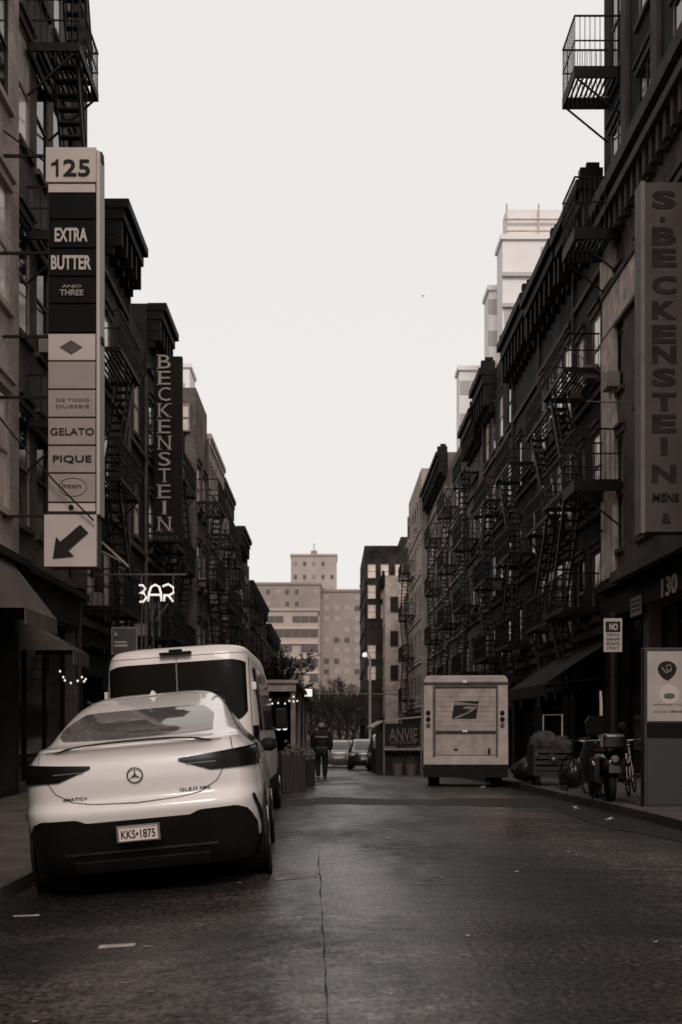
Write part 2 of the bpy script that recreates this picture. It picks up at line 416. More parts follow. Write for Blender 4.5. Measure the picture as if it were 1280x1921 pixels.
    if y0 > 20 and y0 < 105: MB().tube([(.08, Ln - .35 if side < 0 else .35, 2.5), (.08, Ln - .35 if side < 0 else .35, h - 1.2)], .06, 6).obj('downpipe', M('pipe_metal', .10, .6), b)
    if y0 > 25 and near_win is None:
        for f in range(nfl + 1):
            z_ = ground + f * storey + .28
            if z_ < h - 1.7: MB().box((.002, .03, z_), (.10, Ln - .03, z_ + .14)).box((.002, .03, z_ + .139), (.05, Ln - .03, z_ + .22)).obj('ledge', trim, b)
    if band:
        k = MB()
        for (z0, z1, pr, ba, bb) in band:
            a, c = sorted((LY(ba), LY(bb))); k.box((0, a, z0 - zg), (pr, c, z1 - zg))
        k.obj('moulding', trim, b)
    for (fa, fb, hts, proj, railh, thick) in fe:
        e = bpy.data.objects.new('fire_escape', None); C.objects.link(e); e.parent = b
        a, c = sorted((LY(fa), LY(fb))); e.location = (0.004, a, 0)
        for i, z in enumerate(hts):
            rise = (z - hts[i - 1]) if i else min(3.0, z - zg - 2.6)
            pm, rm, sm = fe_meshes(c - a, max(rise, .5), proj, railh, thick)
            for nm, me in (('platform', pm), ('railing', rm), ('stair', sm)):
                if nm == 'stair' and thick > .25: continue
                q_ = link(nm, me, e, (0, 0, z - zg))
                if nm == 'stair' and (i + int(fa)) % 2 and c - a > 2.6: q_.scale = (1, -1, 1); q_.location = (0, c - a, z - zg)
    if awn:
        for (aa, ab, z0, z1, pr, am) in awn:
            a, c = sorted((LY(aa), LY(ab))); k = MB(); z0 -= zg; z1 -= zg
            n = 14; rws = []
            for i in range(n + 1):
                y = a + (c - a) * i / n
                rws.append([(.02, y, z1), (pr * .5, y, z0 + (z1 - z0) * .5 - .04), (pr, y, z0), (pr + .01, y, z0 - .28)])
            k.grid(rws)
            k.poly([(.02, a, z1), (pr, a, z0), (.02, a, z0)]); k.poly([(.02, c, z1), (.02, c, z0), (pr, c, z0)])
            o = k.obj('awning', am, b, fix=False); sd = o.modifiers.new('s', 'SOLIDIFY'); sd.thickness = .02
    if near_win:
        # windows on the end wall facing the camera: list of (depth_from_front, z0, w, h)
        for (dx, z0, w2, h2, stl) in near_win:
            fm, pm, tm = win_meshes(w2, h2, stl); yy = LY(y0)
            wo_ = link('window', fm, b, (-dx, yy + (-.14 if side < 0 else .14), z0 - zg), (0, 0, R(-90) if side < 0 else R(90))); link('pane', pm, wo_)
    return b, LY, zg
def hts(z, st, n): return [z + st * i for i in range(n)]

GL = 'old tenements along the left of the street'; GR = 'old tenements along the right of the street'
L0 = building('pale brick building at the very left edge above the beige awning', -1, -20, 23.35, 27.5, -6.2, stone_d, upper=(4.75, M('pale_brick', .40, .9, .25, .8, .2, kind='brick')), from_y=13.6, cols=4, ground=4.8, storey=3.9, win=(1.0, 2.3),
              trim=stone_l, name='brick_building', group=GL, awn=[(20.0, 22.3, 3.35, 4.6, 1.0, cloth_aw)], wmix=.3)
L1 = building('tall grimy brick building behind the 125 sign tower', -1, 23.38, 29.4, 27.5, -6.3, brick_m, cols=4, ground=4.8, storey=3.9, win=(.95, 2.4),
              trim=stone_m, fe=[(24.3, 26.3, [7.7, 11.6, 15.5, 19.4, 23.3], 1.1, .92, .18)], name='brick_building', group=GL,
              awn=[(23.5, 25.0, 2.85, 3.5, 1.15, cloth_aw)], wmix=.4, band=[(4.7, 27, .22, 28.6, 29.35)])
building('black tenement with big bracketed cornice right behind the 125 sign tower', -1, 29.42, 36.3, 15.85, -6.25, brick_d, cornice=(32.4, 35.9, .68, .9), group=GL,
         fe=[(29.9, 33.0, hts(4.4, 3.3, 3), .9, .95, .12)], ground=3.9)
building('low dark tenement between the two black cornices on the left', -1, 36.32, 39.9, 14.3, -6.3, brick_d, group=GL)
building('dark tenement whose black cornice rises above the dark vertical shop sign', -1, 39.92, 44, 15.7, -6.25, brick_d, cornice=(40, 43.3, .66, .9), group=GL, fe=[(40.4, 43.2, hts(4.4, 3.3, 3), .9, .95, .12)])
building('narrow dark tenement hidden behind the dark vertical shop sign', -1, 44.02, 49, 13.2, -6.3, brick_m, group=GL, fe=[(44.5, 48, hts(4.3, 3.2, 3), .8, .95, .12)])
building('plain brick building with flat roof and one bright window high up', -1, 49.02, 53.38, 15.45, -5.62, brick_m, group=GL, depth=5, near_win=[(.62, 13.6, .75, 1.15, 'sky_blind')], fe=[(49.5, 53, hts(4.2, 3.3, 3), .9, .95, .12)])  # pale pane colour stands in for bright sky in the window
building('pale stone building with light cornice halfway down the left side', -1, 53.4, 61, 14.6, -5.72, M('pale_facade', .34, .85, .3, 1.3, .3), group=GL, trim=stone_l, corn_mat=stone_l, cornice=(53.5, 60.9, .3, .8), fe=[(55.5, 60, hts(3.8, 3.3, 3), .95, .95, .12)], wmix=.4)
building('tan building with black fire escapes beyond the pale stone one', -1, 61.02, 68, 14.2, -5.8, brick_l, group=GL, trim=stone_l, cornice=(61.1, 67.9, .35, .8), corn_mat=stone_m, fe=[(62, 66, hts(3.6, 3.3, 3), .8, .95, .12)])
building('brown brick tenement with light window trim, far left', -1, 68.02, 77, 13.6, -6.2, brick_m, group=GL, trim=stone_l, fe=[(70, 74, hts(3.4, 3.3, 3), .8, .95, .12)], wmix=.4)
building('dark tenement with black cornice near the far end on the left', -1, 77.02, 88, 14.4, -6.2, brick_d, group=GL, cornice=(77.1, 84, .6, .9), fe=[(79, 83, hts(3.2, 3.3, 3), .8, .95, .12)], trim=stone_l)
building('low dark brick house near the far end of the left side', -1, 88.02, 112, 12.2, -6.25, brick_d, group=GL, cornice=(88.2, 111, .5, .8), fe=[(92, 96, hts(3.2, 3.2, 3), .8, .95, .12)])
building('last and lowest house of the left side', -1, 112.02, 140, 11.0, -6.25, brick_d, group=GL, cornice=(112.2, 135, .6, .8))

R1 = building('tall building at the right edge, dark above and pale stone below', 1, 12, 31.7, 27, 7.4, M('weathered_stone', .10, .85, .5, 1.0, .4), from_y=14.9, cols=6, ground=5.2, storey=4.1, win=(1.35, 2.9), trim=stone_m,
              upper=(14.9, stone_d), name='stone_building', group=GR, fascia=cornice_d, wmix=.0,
              fe=[(29.8, 31.35, [7.6, 14.0, 18.1], 1.2, 1.3, .3)],
              band=[(14.5, 14.72, .38, 14, 31.7), (14.72, 15.0, .25, 14, 31.68), (15.0, 15.35, .42, 14, 31.69), (12.75, 12.9, .12, 14, 31.6), (11.6, 11.7, .1, 14, 31.6), (4.85, 5.1, .5, 14, 29.0),
                    ] + [(13.9, 14.498, .26, 14 + i * .55, 14.2 + i * .55) for i in range(32)] + [(15.36, 26, .12, 15.2 + i * 2.75, 15.7 + i * 2.75) for i in range(6)])
ps_ = M('washed_stone', .55, .85, .35, 2.5, .4)
for (z0, z1, p0, ya_, yb_) in ((11.72, 12.74, .07, 25.5, 31.6), (5.2, 11.58, .13, 30.2, 31.5), (12.92, 13.88, .16, 30.3, 31.5)):
    MB().box((0, 31.7 - yb_, z0 + .1), (p0, 31.7 - ya_, z1 + .1)).obj('pilaster' if yb_ - ya_ < 2 else 'frieze', ps_, R1[0])
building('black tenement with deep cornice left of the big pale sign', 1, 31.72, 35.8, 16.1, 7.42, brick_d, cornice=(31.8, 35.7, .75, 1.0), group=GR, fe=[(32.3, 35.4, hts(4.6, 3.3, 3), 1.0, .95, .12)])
building('dark tenement with a column of bright windows behind fire escapes', 1, 35.82, 41.4, 16.2, 7.38, brick_d, cornice=(35.9, 41.3, .72, 1.0), group=GR, style='sky_blind', trim=stone_m, cols=4, win=(1.15, 2.4), fe=[(36.4, 40.4, hts(4.6, 3.3, 3), .65, .95, .12)])  # pale panes put the sky reflection into the colour
building('dark tenement with stepped black roof ornaments', 1, 41.42, 47.4, 16.6, 7.4, stone_d, cornice=(41.5, 47.3, .7, 1.1), group=GR, fe=[(42.5, 46, hts(4.3, 3.3, 3), .95, .95, .12)])
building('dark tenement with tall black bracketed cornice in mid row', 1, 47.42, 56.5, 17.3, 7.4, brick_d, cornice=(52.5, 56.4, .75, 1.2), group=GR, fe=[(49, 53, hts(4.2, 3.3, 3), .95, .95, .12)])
building('brownish tenement with black fire escapes beyond the bracketed cornice', 1, 56.52, 64, 16.6, 7.35, brick_m, cornice=(56.6, 61.5, .7, 1.1), group=GR, trim=stone_m, fe=[(58, 62, hts(4.0, 3.3, 4), .9, .95, .12)], wmix=.3)
building('pale plastered building in the middle of the right row', 1, 64.02, 72.8, 17.0, 7.25, stone_m, group=GR, trim=stone_l, fe=[(66, 70, hts(3.8, 3.3, 4), .9, .95, .12)], wmix=.3)
building('brick building with white edged projecting cornice', 1, 72.82, 87, 18.3, 7.3, brick_m, cornice=(72.9, 86.5, .75, .9), group=GR, trim=stone_l, fe=[(76, 80, hts(3.6, 3.3, 4), .9, .95, .12)], wmix=.3)
building('tall plain brick building nearest the far end on the right', 1, 87.02, 101, 20.4, 6.75, brick_l, group=GR, trim=stone_l, fe=[(94, 99.5, hts(3.4, 3.4, 4), 1.0, .95, .12)], wmix=.3)
building('low brick house between the tall brick one and the black end block', 1, 101.02, 120, 14, 7.3, brick_m, group=GR, trim=stone_l)
# black end block facing the camera
b, LY, zg = building('black brick corner block with pale windows facing down the street', 1, 122, 140, 20.0, 3.55, brick_d, group=GR, depth=14, cols=5, storey=4.2, trim=stone_d, style='sky_blind')
fm, pm, tm = win_meshes(.85, 1.45, 'sky_blind')
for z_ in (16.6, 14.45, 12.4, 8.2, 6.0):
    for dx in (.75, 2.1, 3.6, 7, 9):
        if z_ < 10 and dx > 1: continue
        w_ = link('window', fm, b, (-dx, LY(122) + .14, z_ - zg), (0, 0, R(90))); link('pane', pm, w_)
MB().box((-13.8, LY(122) - 6, 20.0 - zg), (-3.8, LY(122) - .5, 21.0 - zg)).obj('roof_house', brick_d, b)

building('narrow pale house in front of the black corner block', 1, 116.5, 121.9, 16.2, 5.45, M('pale_facade', .34, .85, .3, 1.3, .3), group=GR, depth=6, trim=stone_l, near_win=[(.9, 12.6, .8, 1.5, 'dark'), (.9, 9.2, .8, 1.5, 'dark'), (.9, 5.8, .8, 1.5, 'dark')], cornice=(116.6, 121.8, .4, .6), shop=True)
# ------------------------------------------------------------------ far blocks
def block(label, name, x0, x1, y, dep, z1, mat, nx, nz, win, wm, z0=-3, bands=None, group=None):
    b = thing(name, label, 'building', ((x0 + x1) / 2, y, z0), 0, 0 if False else None) if group is None else thing(name, label, 'building', ((x0 + x1) / 2, y, z0), 0, group)
    w = (x1 - x0) / 2; h = z1 - z0
    MB().box((-w, 0, 0), (w, dep, h)).obj('wall', mat, b)
    p = MB(); p.box((-w - .2, -.25, h), (w + .2, dep + .2, h + .5)); p.obj('parapet', mat, b)
    ww, wh = win; me = MB()
    me.box((-ww/2, -.06, 0), (ww/2, -.02, wh)); wmesh = me.mesh('window', wm); wm2 = MB().box((-ww/2, -.06, 0), (ww/2, -.02, wh)).mesh('window', far_w if wm is not tg else M('tower_glass_dim', .42, .3, .2, .5, w=.5))
    sp = 2 * w / nx; sz = (h - 3.5) / nz
    for i in range(nx):
        for j in range(nz):
            if random.random() < .2: continue
            link('window', wmesh if random.random() < .6 else wm2, b, (-w + sp * (i + .5), 0, 3 + sz * (j + .4)))
    if bands:
        k = MB()
        for j in range(nz): k.box((-w - .1, -.35, 3 + sz * j - .15), (w + .1, -.003, 3 + sz * j + .25))
        k.obj('balcony_band', bands, b)
    return b
tg = M('pale_tower_glass', .42, .3, .12, .3, w=.45)
far_b = M('far_tan_brick', .30, .9, .12, .3); far_l = M('far_pale_brick', .42, .9, .1, .3); far_w = M('far_window', .10, .3, .3, .5); far_wl = M('far_bright_window', .36, .4, .35, .5)
D = 250
def fx(px, Y): return (px - 620) / 2200 * Y
def fz(py, Y): return 1.35 + (1360 - py) / 2200 * Y
block('broad tan apartment block closing the street at the far left', 'apartment_block', fx(440, D), fx(602, D), D, 14, fz(1097, D), far_b, 9, 12, (.8, 1.0), far_wl)
block('tan apartment block with rows of bright windows, right of the water tower house', 'apartment_block', fx(603, D), fx(700, D), D + 3, 14, fz(1107, D), far_b, 5, 13, (1.1, 1.1), far_wl)
t = block('square pale tower rising behind the tan apartment blocks', 'apartment_tower', fx(546, 300), fx(632, 300), 300, 12, fz(1043, 300), far_l, 5, 13, (.8, 1.1), far_b)
MB().box((-.8, 4, 48.5), (.8, 6, 49.6)).bar((0, 5, 49.6), (0, 5, 51.5), .25).obj('roof_vent', far_b, t)
block('light balcony block in front of the tan apartment blocks', 'apartment_block', fx(500, 215), fx(597, 215), 215, 10, fz(1146, 215), far_l, 6, 8, (1.5, 1.2), far_w, bands=M('far_pale_band', .5, .9, .05))
tw = M('pale_tower_wall', .80, .7, .06, .2, w=.35); tg = M('pale_tower_glass', .42, .3, .12, .3, w=.45)
t = block('pale glassy hotel tower high above the right roofs', 'hotel_tower', fx(943, 120), fx(1080, 120), 120, 4, fz(450, 120), tw, 4, 16, (1.5, 1.7), tg, bands=tg)
MB().box((-3.2, 1, fz(450, 120) + 3), (3.1, 3.5, fz(385, 120) + 3)).obj('roof_house', tw, t)
f = MB()
for x in (-3.3, 0, 3.2): f.box((x, .5, fz(450, 120) + 3.4), (x + .14, .64, fz(378, 120) + 3))
for z in (408, 430): f.box((-3.4, .45, fz(z, 120) + 3), (3.5, .7, fz(z, 120) + 3.12))
f.obj('roof_frame', M('pale_metal', .5, .6), t)
block('stepped pale wing on the left of the hotel tower', 'hotel_tower', fx(918, 126), fx(950, 126), 126, 4, fz(545, 126), tw, 2, 14, (1.2, 1.6), tg)
block('small pale tower beyond the bracketed cornice on the right', 'hotel_tower', fx(862, 135), fx(905, 135), 135, 3, fz(695, 135), tw, 2, 11, (1.2, 1.6), tg)
block('pale chimney like tower just above the flat brick roof on the left', 'apartment_tower', fx(330, 150), fx(356, 150), 150, 6, fz(690, 150), tw, 1, 10, (.6, 1.4), tg)

# ------------------------------------------------------------------ sign tower 125
s = thing('sign_tower', 'tall vertical white and black sign tower numbered 125 with black arrow below', 'sign', at(135, 1065, 22)[:2] + (0,))
def sx(px): return (px - 135) / 100
def sz(py): return 1.35 + (1360 - py) / 100
sgw = M('sign_white', .50, .5, .06, 2); sgm = M('sign_grey', .30, .5, .08, 2); sgb = M('sign_black', .006, .7, .1); sgo = M('sign_ink', .02, .6, .1); sgf = M('sign_faint_ink', .12, .6, .1)
MB().box((sx(90), .02, sz(1063)), (sx(182), .45, sz(282))).obj('case', M('sign_case', .10, .6), s)
MB().box((sx(182.2), -.03, sz(965)), (sx(188), .44, sz(284))).obj('edge_strip', sgw, s)
def panel(y0, y1, mat, x0=92, x1=180, d=0.): return MB().box((sx(x0), -.05 - d, sz(y1)), (sx(x1), .02 - d * .1 - .001, sz(y0))).obj('panel', mat, s, bevel=.006)
p = panel(280, 345, sgw, 88, 182, .03); lettering('25', .50, .31, .02, sgo, p, (sx(146), -.095, sz(319)), bold=.012); MB().prism([(sx(107.5), sz(334.5)), (sx(112), sz(334.5)), (sx(112), sz(303.5)), (sx(108.6), sz(303.5)), (sx(105.5), sz(308.5)), (sx(98.5), sz(311)), (sx(98.5), sz(314.5)), (sx(107.5), sz(312.5))], -.105, -.085).obj('lettering', sgo, p)
panel(347, 363, sgw)
panel(366, 412, sgb)
p = panel(416, 466, sgb); lettering('EXTRA', .61, .26, .02, sgw, p, (sx(135), -.06, sz(443)), bold=.03)
p = panel(470, 519, sgb); lettering('BUTTER', .75, .27, .02, sgw, p, (sx(135), -.06, sz(495)), bold=.03)
p = panel(523, 570, sgb); lettering('ANJO', .36, .07, .02, sgm, p, (sx(136), -.06, sz(540)), bold=.01); lettering('THREE', .44, .11, .02, sgm, p, (sx(136), -.06, sz(551)), bold=.02)
panel(574, 624, sgb)
p = panel(628, 677, sgw); MB().prism([(sx(114), sz(653)), (sx(135), sz(666)), (sx(156), sz(653)), (sx(135), sz(640))], -.066, -.052).obj('emblem', M('sign_mid', .10, .6), p)
panel(680, 730, sgm)
p = panel(733, 783, sgm); lettering('DE TOKO', .62, .06, .01, sgf, p, (sx(138), -.055, sz(752))); lettering('DUSSEIE', .62, .06, .01, sgf, p, (sx(138), -.055, sz(764)))
p = panel(786, 835, sgm); lettering('GELATO', .82, .13, .02, sgo, p, (sx(137), -.06, sz(811)), bold=.0)
p = panel(838, 887, sgm); lettering('PIQUE', .72, .15, .02, sgo, p, (sx(137), -.06, sz(863)), bold=.01)
p = panel(890, 942, sgm)
ring = MB(); n = 40
pts = [(sx(138) + .26 * math.cos(2 * math.pi * i / n), -.056, sz(915) + .17 * math.sin(2 * math.pi * i / n)) for i in range(n + 1)]; ring.tube(pts, .007, 4); ring.obj('emblem', sgf, p)
lettering('jnton', .36, .12, .01, sgo, p, (sx(135), -.056, sz(914)))
p = panel(945, 960, sgw); MB().lathe((sx(135), -.052, sz(953)), [(.05, 0), (.05, -.02)], 12, 'y').obj('lamp_hole', sgo, p)
p = panel(967, 1064, sgw, 85, 183, .04)
ar = [(102, 1049), (108, 1009), (116, 1018), (153, 986), (168, 1001), (131, 1034), (141, 1045)]
MB().prism([(sx(a), sz(c)) for a, c in ar], -.115, -.0935).obj('arrow', sgo, p)
for py in (283, 467, 625, 740, 965): MB().bar((sx(90), .2, sz(py)), (-6.3 - at(135, 0, 22)[0] - .02, .2, sz(py)), .05).obj('bracket', iron, s)
br = MB()
br.bar((sx(90), .25, sz(300)), (-6.3 - at(135, 0, 22)[0], .25, sz(225)), .03)
for q in ((181, 190, 296, 280), (183, 191, 640, 628)): MB().box((sx(q[0]), .1, sz(q[2])), (sx(q[1]), .3, sz(q[3]))).obj('clamp', iron, s)
br.obj('bracket', iron, s)
c_ = MB(); pts = [(-7.0 + .2 * i, 21.75 - .0 * i, 6.7 - .145 * i + .02 * math.sin(i)) for i in range(12)]
c_.tube([(-6.3, 21.9, 7.25), (-5.9, 21.8, 6.75), (-5.5, 21.75, 6.3), (-5.1, 21.74, 5.85), (-4.75, 21.74, 5.5), (-4.4, 21.8, 5.15)], .018, 6)
tag(c_.obj('cable', iron), 'thin dark cable slanting across the lower panels of the sign tower', 'cable')
# flag poles
for i, (a, b_) in enumerate((((192, 1018), (241, 1063)), ((193, 1036), (225, 1052)))):
    A = at(*a, 28); B = at(*b_, 27); 
    if i == 0: A = (A[0], A[1], A[2])
    o = MB().tube([(-6.3, 28.6, A[2] + .3), A, B], .03, 8).obj('flagpole', M('pale_paint', .4, .5))
    tag(o, ['longer pale pole slanting down from the wall right of the arrow sign', 'shorter pale pole just under the longer slanting one'][i], 'pole', 'slanting poles by the arrow sign')

# vertical fabric shop sign, left
s = thing('vertical_sign', 'dark narrow vertical shop sign with BECKENSTEIN letters hung on the left tenements', 'sign', (at(315, 0, 40)[0], 40, 0))
k = 2200 / 40
def lx(px): return (px - 313) / k
def lz(py): return 1.35 + (1360 - py) / k
MB().box((lx(287), 0, lz(1018)), (lx(340), .25, lz(668))).obj('board', M('sign_dark_board', .012, .7, .2), s, bevel=.02)
let = M('sign_cream_letters', .42, .6, .1)
for i, ch in enumerate('BECKENSTEIN'):
    zc = lz(679 + i * 30.4)
    stems = {'B': [(-.19, 0)], 'E': [(-.19, 0)], 'K': [(-.18, 0), (.17, 0)], 'N': [(-.18, 0), (.18, 0)], 'T': [(0, 1)], 'I': [(0, 0)]}.get(ch, [])
    kb_ = MB()
    for (x_, only) in stems:
        for zz_ in ((-.225,) if only else (-.225, .225)): kb_.box((lx(307) + x_ - .075, -.045, zc + zz_ - .016), (lx(307) + x_ + .075, -.012, zc + zz_ + .016))
    if stems: kb_.obj('serif', let, s)
    lettering(ch, (.42 if ch != 'I' else .11), .46, .03, let, s, (lx(307), -.03, zc), bold=-.004)
def serif(py): pass
lettering('MENS', .6, .16, .03, M('sign_dim_letters', .1, .6), s, (lx(308), -.02, lz(996))); lettering('FABRICS', .8, .14, .03, M('sign_dim_letters', .1, .6), s, (lx(311), -.02, lz(1009)))
for py in (690, 850, 1000): MB().bar((lx(287), .12, lz(py)), (lx(287) - 1.0, .12, lz(py)), .06).obj('bracket', iron, s)

# big pale sign, right
s = thing('vertical_sign', 'large worn brown vertical sign S. BECKENSTEIN on the right facade', 'sign', (at(1250, 0, 22)[0], 22, 0))
def qx(px): return (px - 1250) / 100
board = M('worn_sign_board', .09, .6, .18, 1.2); brd2 = M('worn_sign_edge', .2, .6, .2, 2)
MB().box((qx(1210), 0, sz(998)), (qx(1297), .4, sz(342))).obj('board', board, s, bevel=.01)
MB().box((qx(1202), -.02, sz(1000)), (qx(1209.8), .42, sz(340))).obj('edge_strip', brd2, s)
MB().box((qx(1297.2), -.02, sz(1000)), (qx(1304), .42, sz(340))).obj('edge_strip', brd2, s)
dim = M('faded_letters', .032, .8, .3)
ypos = [(375, 'S'), (412, '.'), (443, 'B'), (484, 'E'), (535, 'C'), (582, 'K'), (627, 'E'), (665, 'N'), (708, 'S'), (754, 'T'), (795, 'E'), (838, 'I'), (889, 'N')]
for py, ch in ypos:
    if ch == '.': MB().lathe((qx(1243), -.001, sz(py)), [(.05, 0), (.05, -.02)], 14, 'y').obj('lettering', dim, s)
    else: lettering(ch, .46 if ch != 'I' else .13, .34, .012, dim, s, (qx(1246), -.007, sz(py)), bold=.045)
lettering('MENS', .5, .16, .03, dim, s, (qx(1249), -.015, sz(933)), bold=.02); lettering('&', .16, .18, .03, dim, s, (qx(1250), -.015, sz(972)), bold=.02)
for py in (360, 545, 575, 790, 980): MB().bar((qx(1304), .2, sz(py)), (7.4 - at(1250, 0, 22)[0], .2, sz(py)), .06).obj('bracket', iron, s)

# 130 number + plaque on right fascia
xw = 7.4 - .11
s = thing('house_number', 'gold number 130 on the dark fascia at the right edge', 'sign', (xw, 25.2, 0))
gold = M('gold_letters', .6, .5, .1, w=1.1)
o = lettering('130', 1.15, .42, .04, gold, s, (0, 0, 4.35), rz=R(-90), bold=.01)
pl_ = thing('plaque', 'small pale plaque with dark lines on the right fascia', 'sign', (xw, 27.9, 0))
MB().box((-.03, -.5, 3.95), (-.002, .5, 4.4)).obj('board', sgm, pl_)
k2 = MB()
for i in range(3): k2.box((-.036, -.42, 4.05 + i * .11), (-.031, .42, 4.09 + i * .11))
k2.obj('lettering', sgo, pl_)

# BAR neon
s = thing('neon_sign', 'white glowing BAR tube sign above the parked van', 'sign', at(293, 1113, 27))
def bx_(px, py): return ((px - 293) / 81.5, (1113 - py) / 81.5)
neon = M('neon_tube', .9, .5, 0, emit=.6)
def tubepx(pts): return [(bx_(a, c)[0], 0, bx_(a, c)[1]) for a, c in pts]
for pts in ([(261, 1098), (268, 1098), (273, 1104), (268, 1111), (262, 1112), (270, 1113), (275, 1121), (269, 1129), (262, 1129)],
            [(278, 1128), (280, 1112), (284, 1101), (292, 1097), (299, 1101), (302, 1112), (303, 1128)], [(281, 1116), (301, 1116)],
            [(308, 1128), (309, 1115)], [(305, 1100), (316, 1096), (325, 1102), (326, 1112), (318, 1117), (309, 1116), (317, 1118), (325, 1129)]):
    MB().tube(tubepx(pts), .028, 6).obj('neon_letter', neon, s, smooth=True)
fr = MB()
fr.tube(tubepx([(268, 1132), (266, 1170), (266, 1240)]), .02, 5); fr.tube(tubepx([(292, 1132), (286, 1160), (290, 1240)]), .02, 5); fr.tube(tubepx([(316, 1132), (292, 1165)]), .02, 5)
fr.bar((bx_(255, 0)[0], .06, bx_(0, 1077)[1]), (bx_(350, 0)[0], .06, bx_(0, 1077)[1]), .04)
fr.bar((bx_(265, 0)[0], .05, bx_(0, 1077)[1]), (bx_(265, 0)[0], .05, bx_(0, 1130)[1]), .03); fr.bar((bx_(325, 0)[0], .05, bx_(0, 1077)[1]), (bx_(325, 0)[0], .05, bx_(0, 1130)[1]), .03)
fr.bar((bx_(255, 0)[0], .06, bx_(0, 1077)[1]), (-6.3 - at(293, 0, 27)[0], .06, bx_(0, 1077)[1]), .04)
fr.obj('frame', M('sign_frame_metal', .08, .5), s)

# wall lamp high up
s = thing('wall_lamp', 'black wall lamp with glowing globe beside the dark vertical shop sign', 'lamp', at(330, 812, 44))
MB().lathe((0, 0, 0), [(.04, .35), (.12, .3), (.25, .12), (.42, -.02), (.42, -.06), (.05, -.05)], 20).obj('lamp_shade', iron, s, smooth=True)
MB().lathe((.02, 0, -.28), [(.01, -.2), (.13, -.16), (.2, -.02), (.17, .12), (.06, .2)], 16).obj('globe', bulb, s, smooth=True)
MB().tube([(0, 0, .3), (0, 0, .7), (-.2, 0, .95), (-.56, 0, .9)], .04, 6).obj('arm', iron, s)

# ------------------------------------------------------------------ vehicle shell
class Shell:
    def __init__(s, W_, YR, YF, n=5.5): s.W, s.YR, s.YF, s.n = W_, YR, YF, n
    def lv(s, z): 
        w = smooth_i(s.W, z); a = smooth_i(s.YR, z); b = smooth_i(s.YF, z); return w, (a + b) / 2, (b - a) / 2
    def ry(s, x, z):
        w, m, h = s.lv(z); t = min(abs(x) / w, .9995); return m - h * (1 - t ** s.n) ** (1 / s.n)
    def sxx(s, y, z):
        w, m, h = s.lv(z); t = min(abs(y - m) / h, .9995); return w * (1 - t ** s.n) ** (1 / s.n)
    def rear(s, x, z, off):
        e = .004; p = Vector((x, s.ry(x, z), z))
        px = Vector((x + e, s.ry(x + e, z), z)) - Vector((x - e, s.ry(x - e, z), z)); pz = Vector((x, s.ry(x, z + e), z + e)) - Vector((x, s.ry(x, z - e), z - e))
        n = px.cross(pz); n.normalize()
        if n.y > 0: n = -n
        return p + n * off
    def side(s, y, z, sd, off):
        return Vector((sd * (s.sxx(y, z) + off), y, z))
    def body(s, z0, z1, mat, parent, nz=60, nt=88, name='body', zs=None):
        rows = []; zz = zs or [z0 + (z1 - z0) * i / nz for i in range(nz + 1)]
        for z in zz:
            w, m, h = s.lv(z); r = []
            for j in range(nt):
                t = 2 * math.pi * j / nt; c, q = math.cos(t), math.sin(t); e = 2 / s.n
                r.append((w * math.copysign(abs(c) ** e, c), m + h * math.copysign(abs(q) ** e, q), z))
            rows.append(r)
        k = MB(); k.grid(rows, closed=True); k.poly(rows[-1]); k.poly(list(reversed(rows[0])))
        return k.obj(name, mat, parent, smooth=True)
    def rpatch(s, x0, x1, lo, hi, off, nx=30, nz=8, thick=.012, curve=None):
        """slab on the rear between lo(x) and hi(x)"""
        o = []; i_ = []
        for a in range(nx + 1):
            x = x0 + (x1 - x0) * a / nx; l, h = lo(x), hi(x)
            o.append([s.rear(x, l + (h - l) * b / nz, off) for b in range(nz + 1)]); i_.append([s.rear(x, l + (h - l) * b / nz, off - thick) for b in range(nz + 1)])
        k = MB(); k.grid(o); k.grid(i_)
        edge = [[(r[0], q[0]) for r, q in zip(o, i_)], [(r[-1], q[-1]) for r, q in zip(o, i_)], list(zip(o[0], i_[0])), list(zip(o[-1], i_[-1]))]
        for e in edge: k.grid([[p for p, _ in e], [q for _, q in e]])
        return k
    def rline(s, pts, wd, off, k=None):
        k = k or MB(); P = []
        for (a, b) in zip(pts, pts[1:]):
            n = max(2, int(math.hypot(b[0] - a[0], b[1] - a[1]) / .03))
            for i in range(n): t = i / n; P.append((a[0] + (b[0] - a[0]) * t, a[1] + (b[1] - a[1]) * t))
        P.append(pts[-1]); A = []; B = []
        for i, p in enumerate(P):
            q = P[min(i + 1, len(P) - 1)]; o = P[max(i - 1, 0)]; dx, dz = q[0] - o[0], q[1] - o[1]; l = math.hypot(dx, dz) or 1
            nx_, nz_ = -dz / l * wd / 2, dx / l * wd / 2
            A.append(s.rear(p[0] + nx_, p[1] + nz_, off)); B.append(s.rear(p[0] - nx_, p[1] - nz_, off))
        k.grid([A, B]); return k
    def spatch(s, sd, y0, y1, lo, hi, off, nx=24, nz=6):
        r = []
        for a in range(nx + 1):
            y = y0 + (y1 - y0) * a / nx; l, h = lo(y), hi(y); r.append([s.side(y, l + (h - l) * b / nz, sd, off) for b in range(nz + 1)])
        k = MB(); k.grid(r); return k
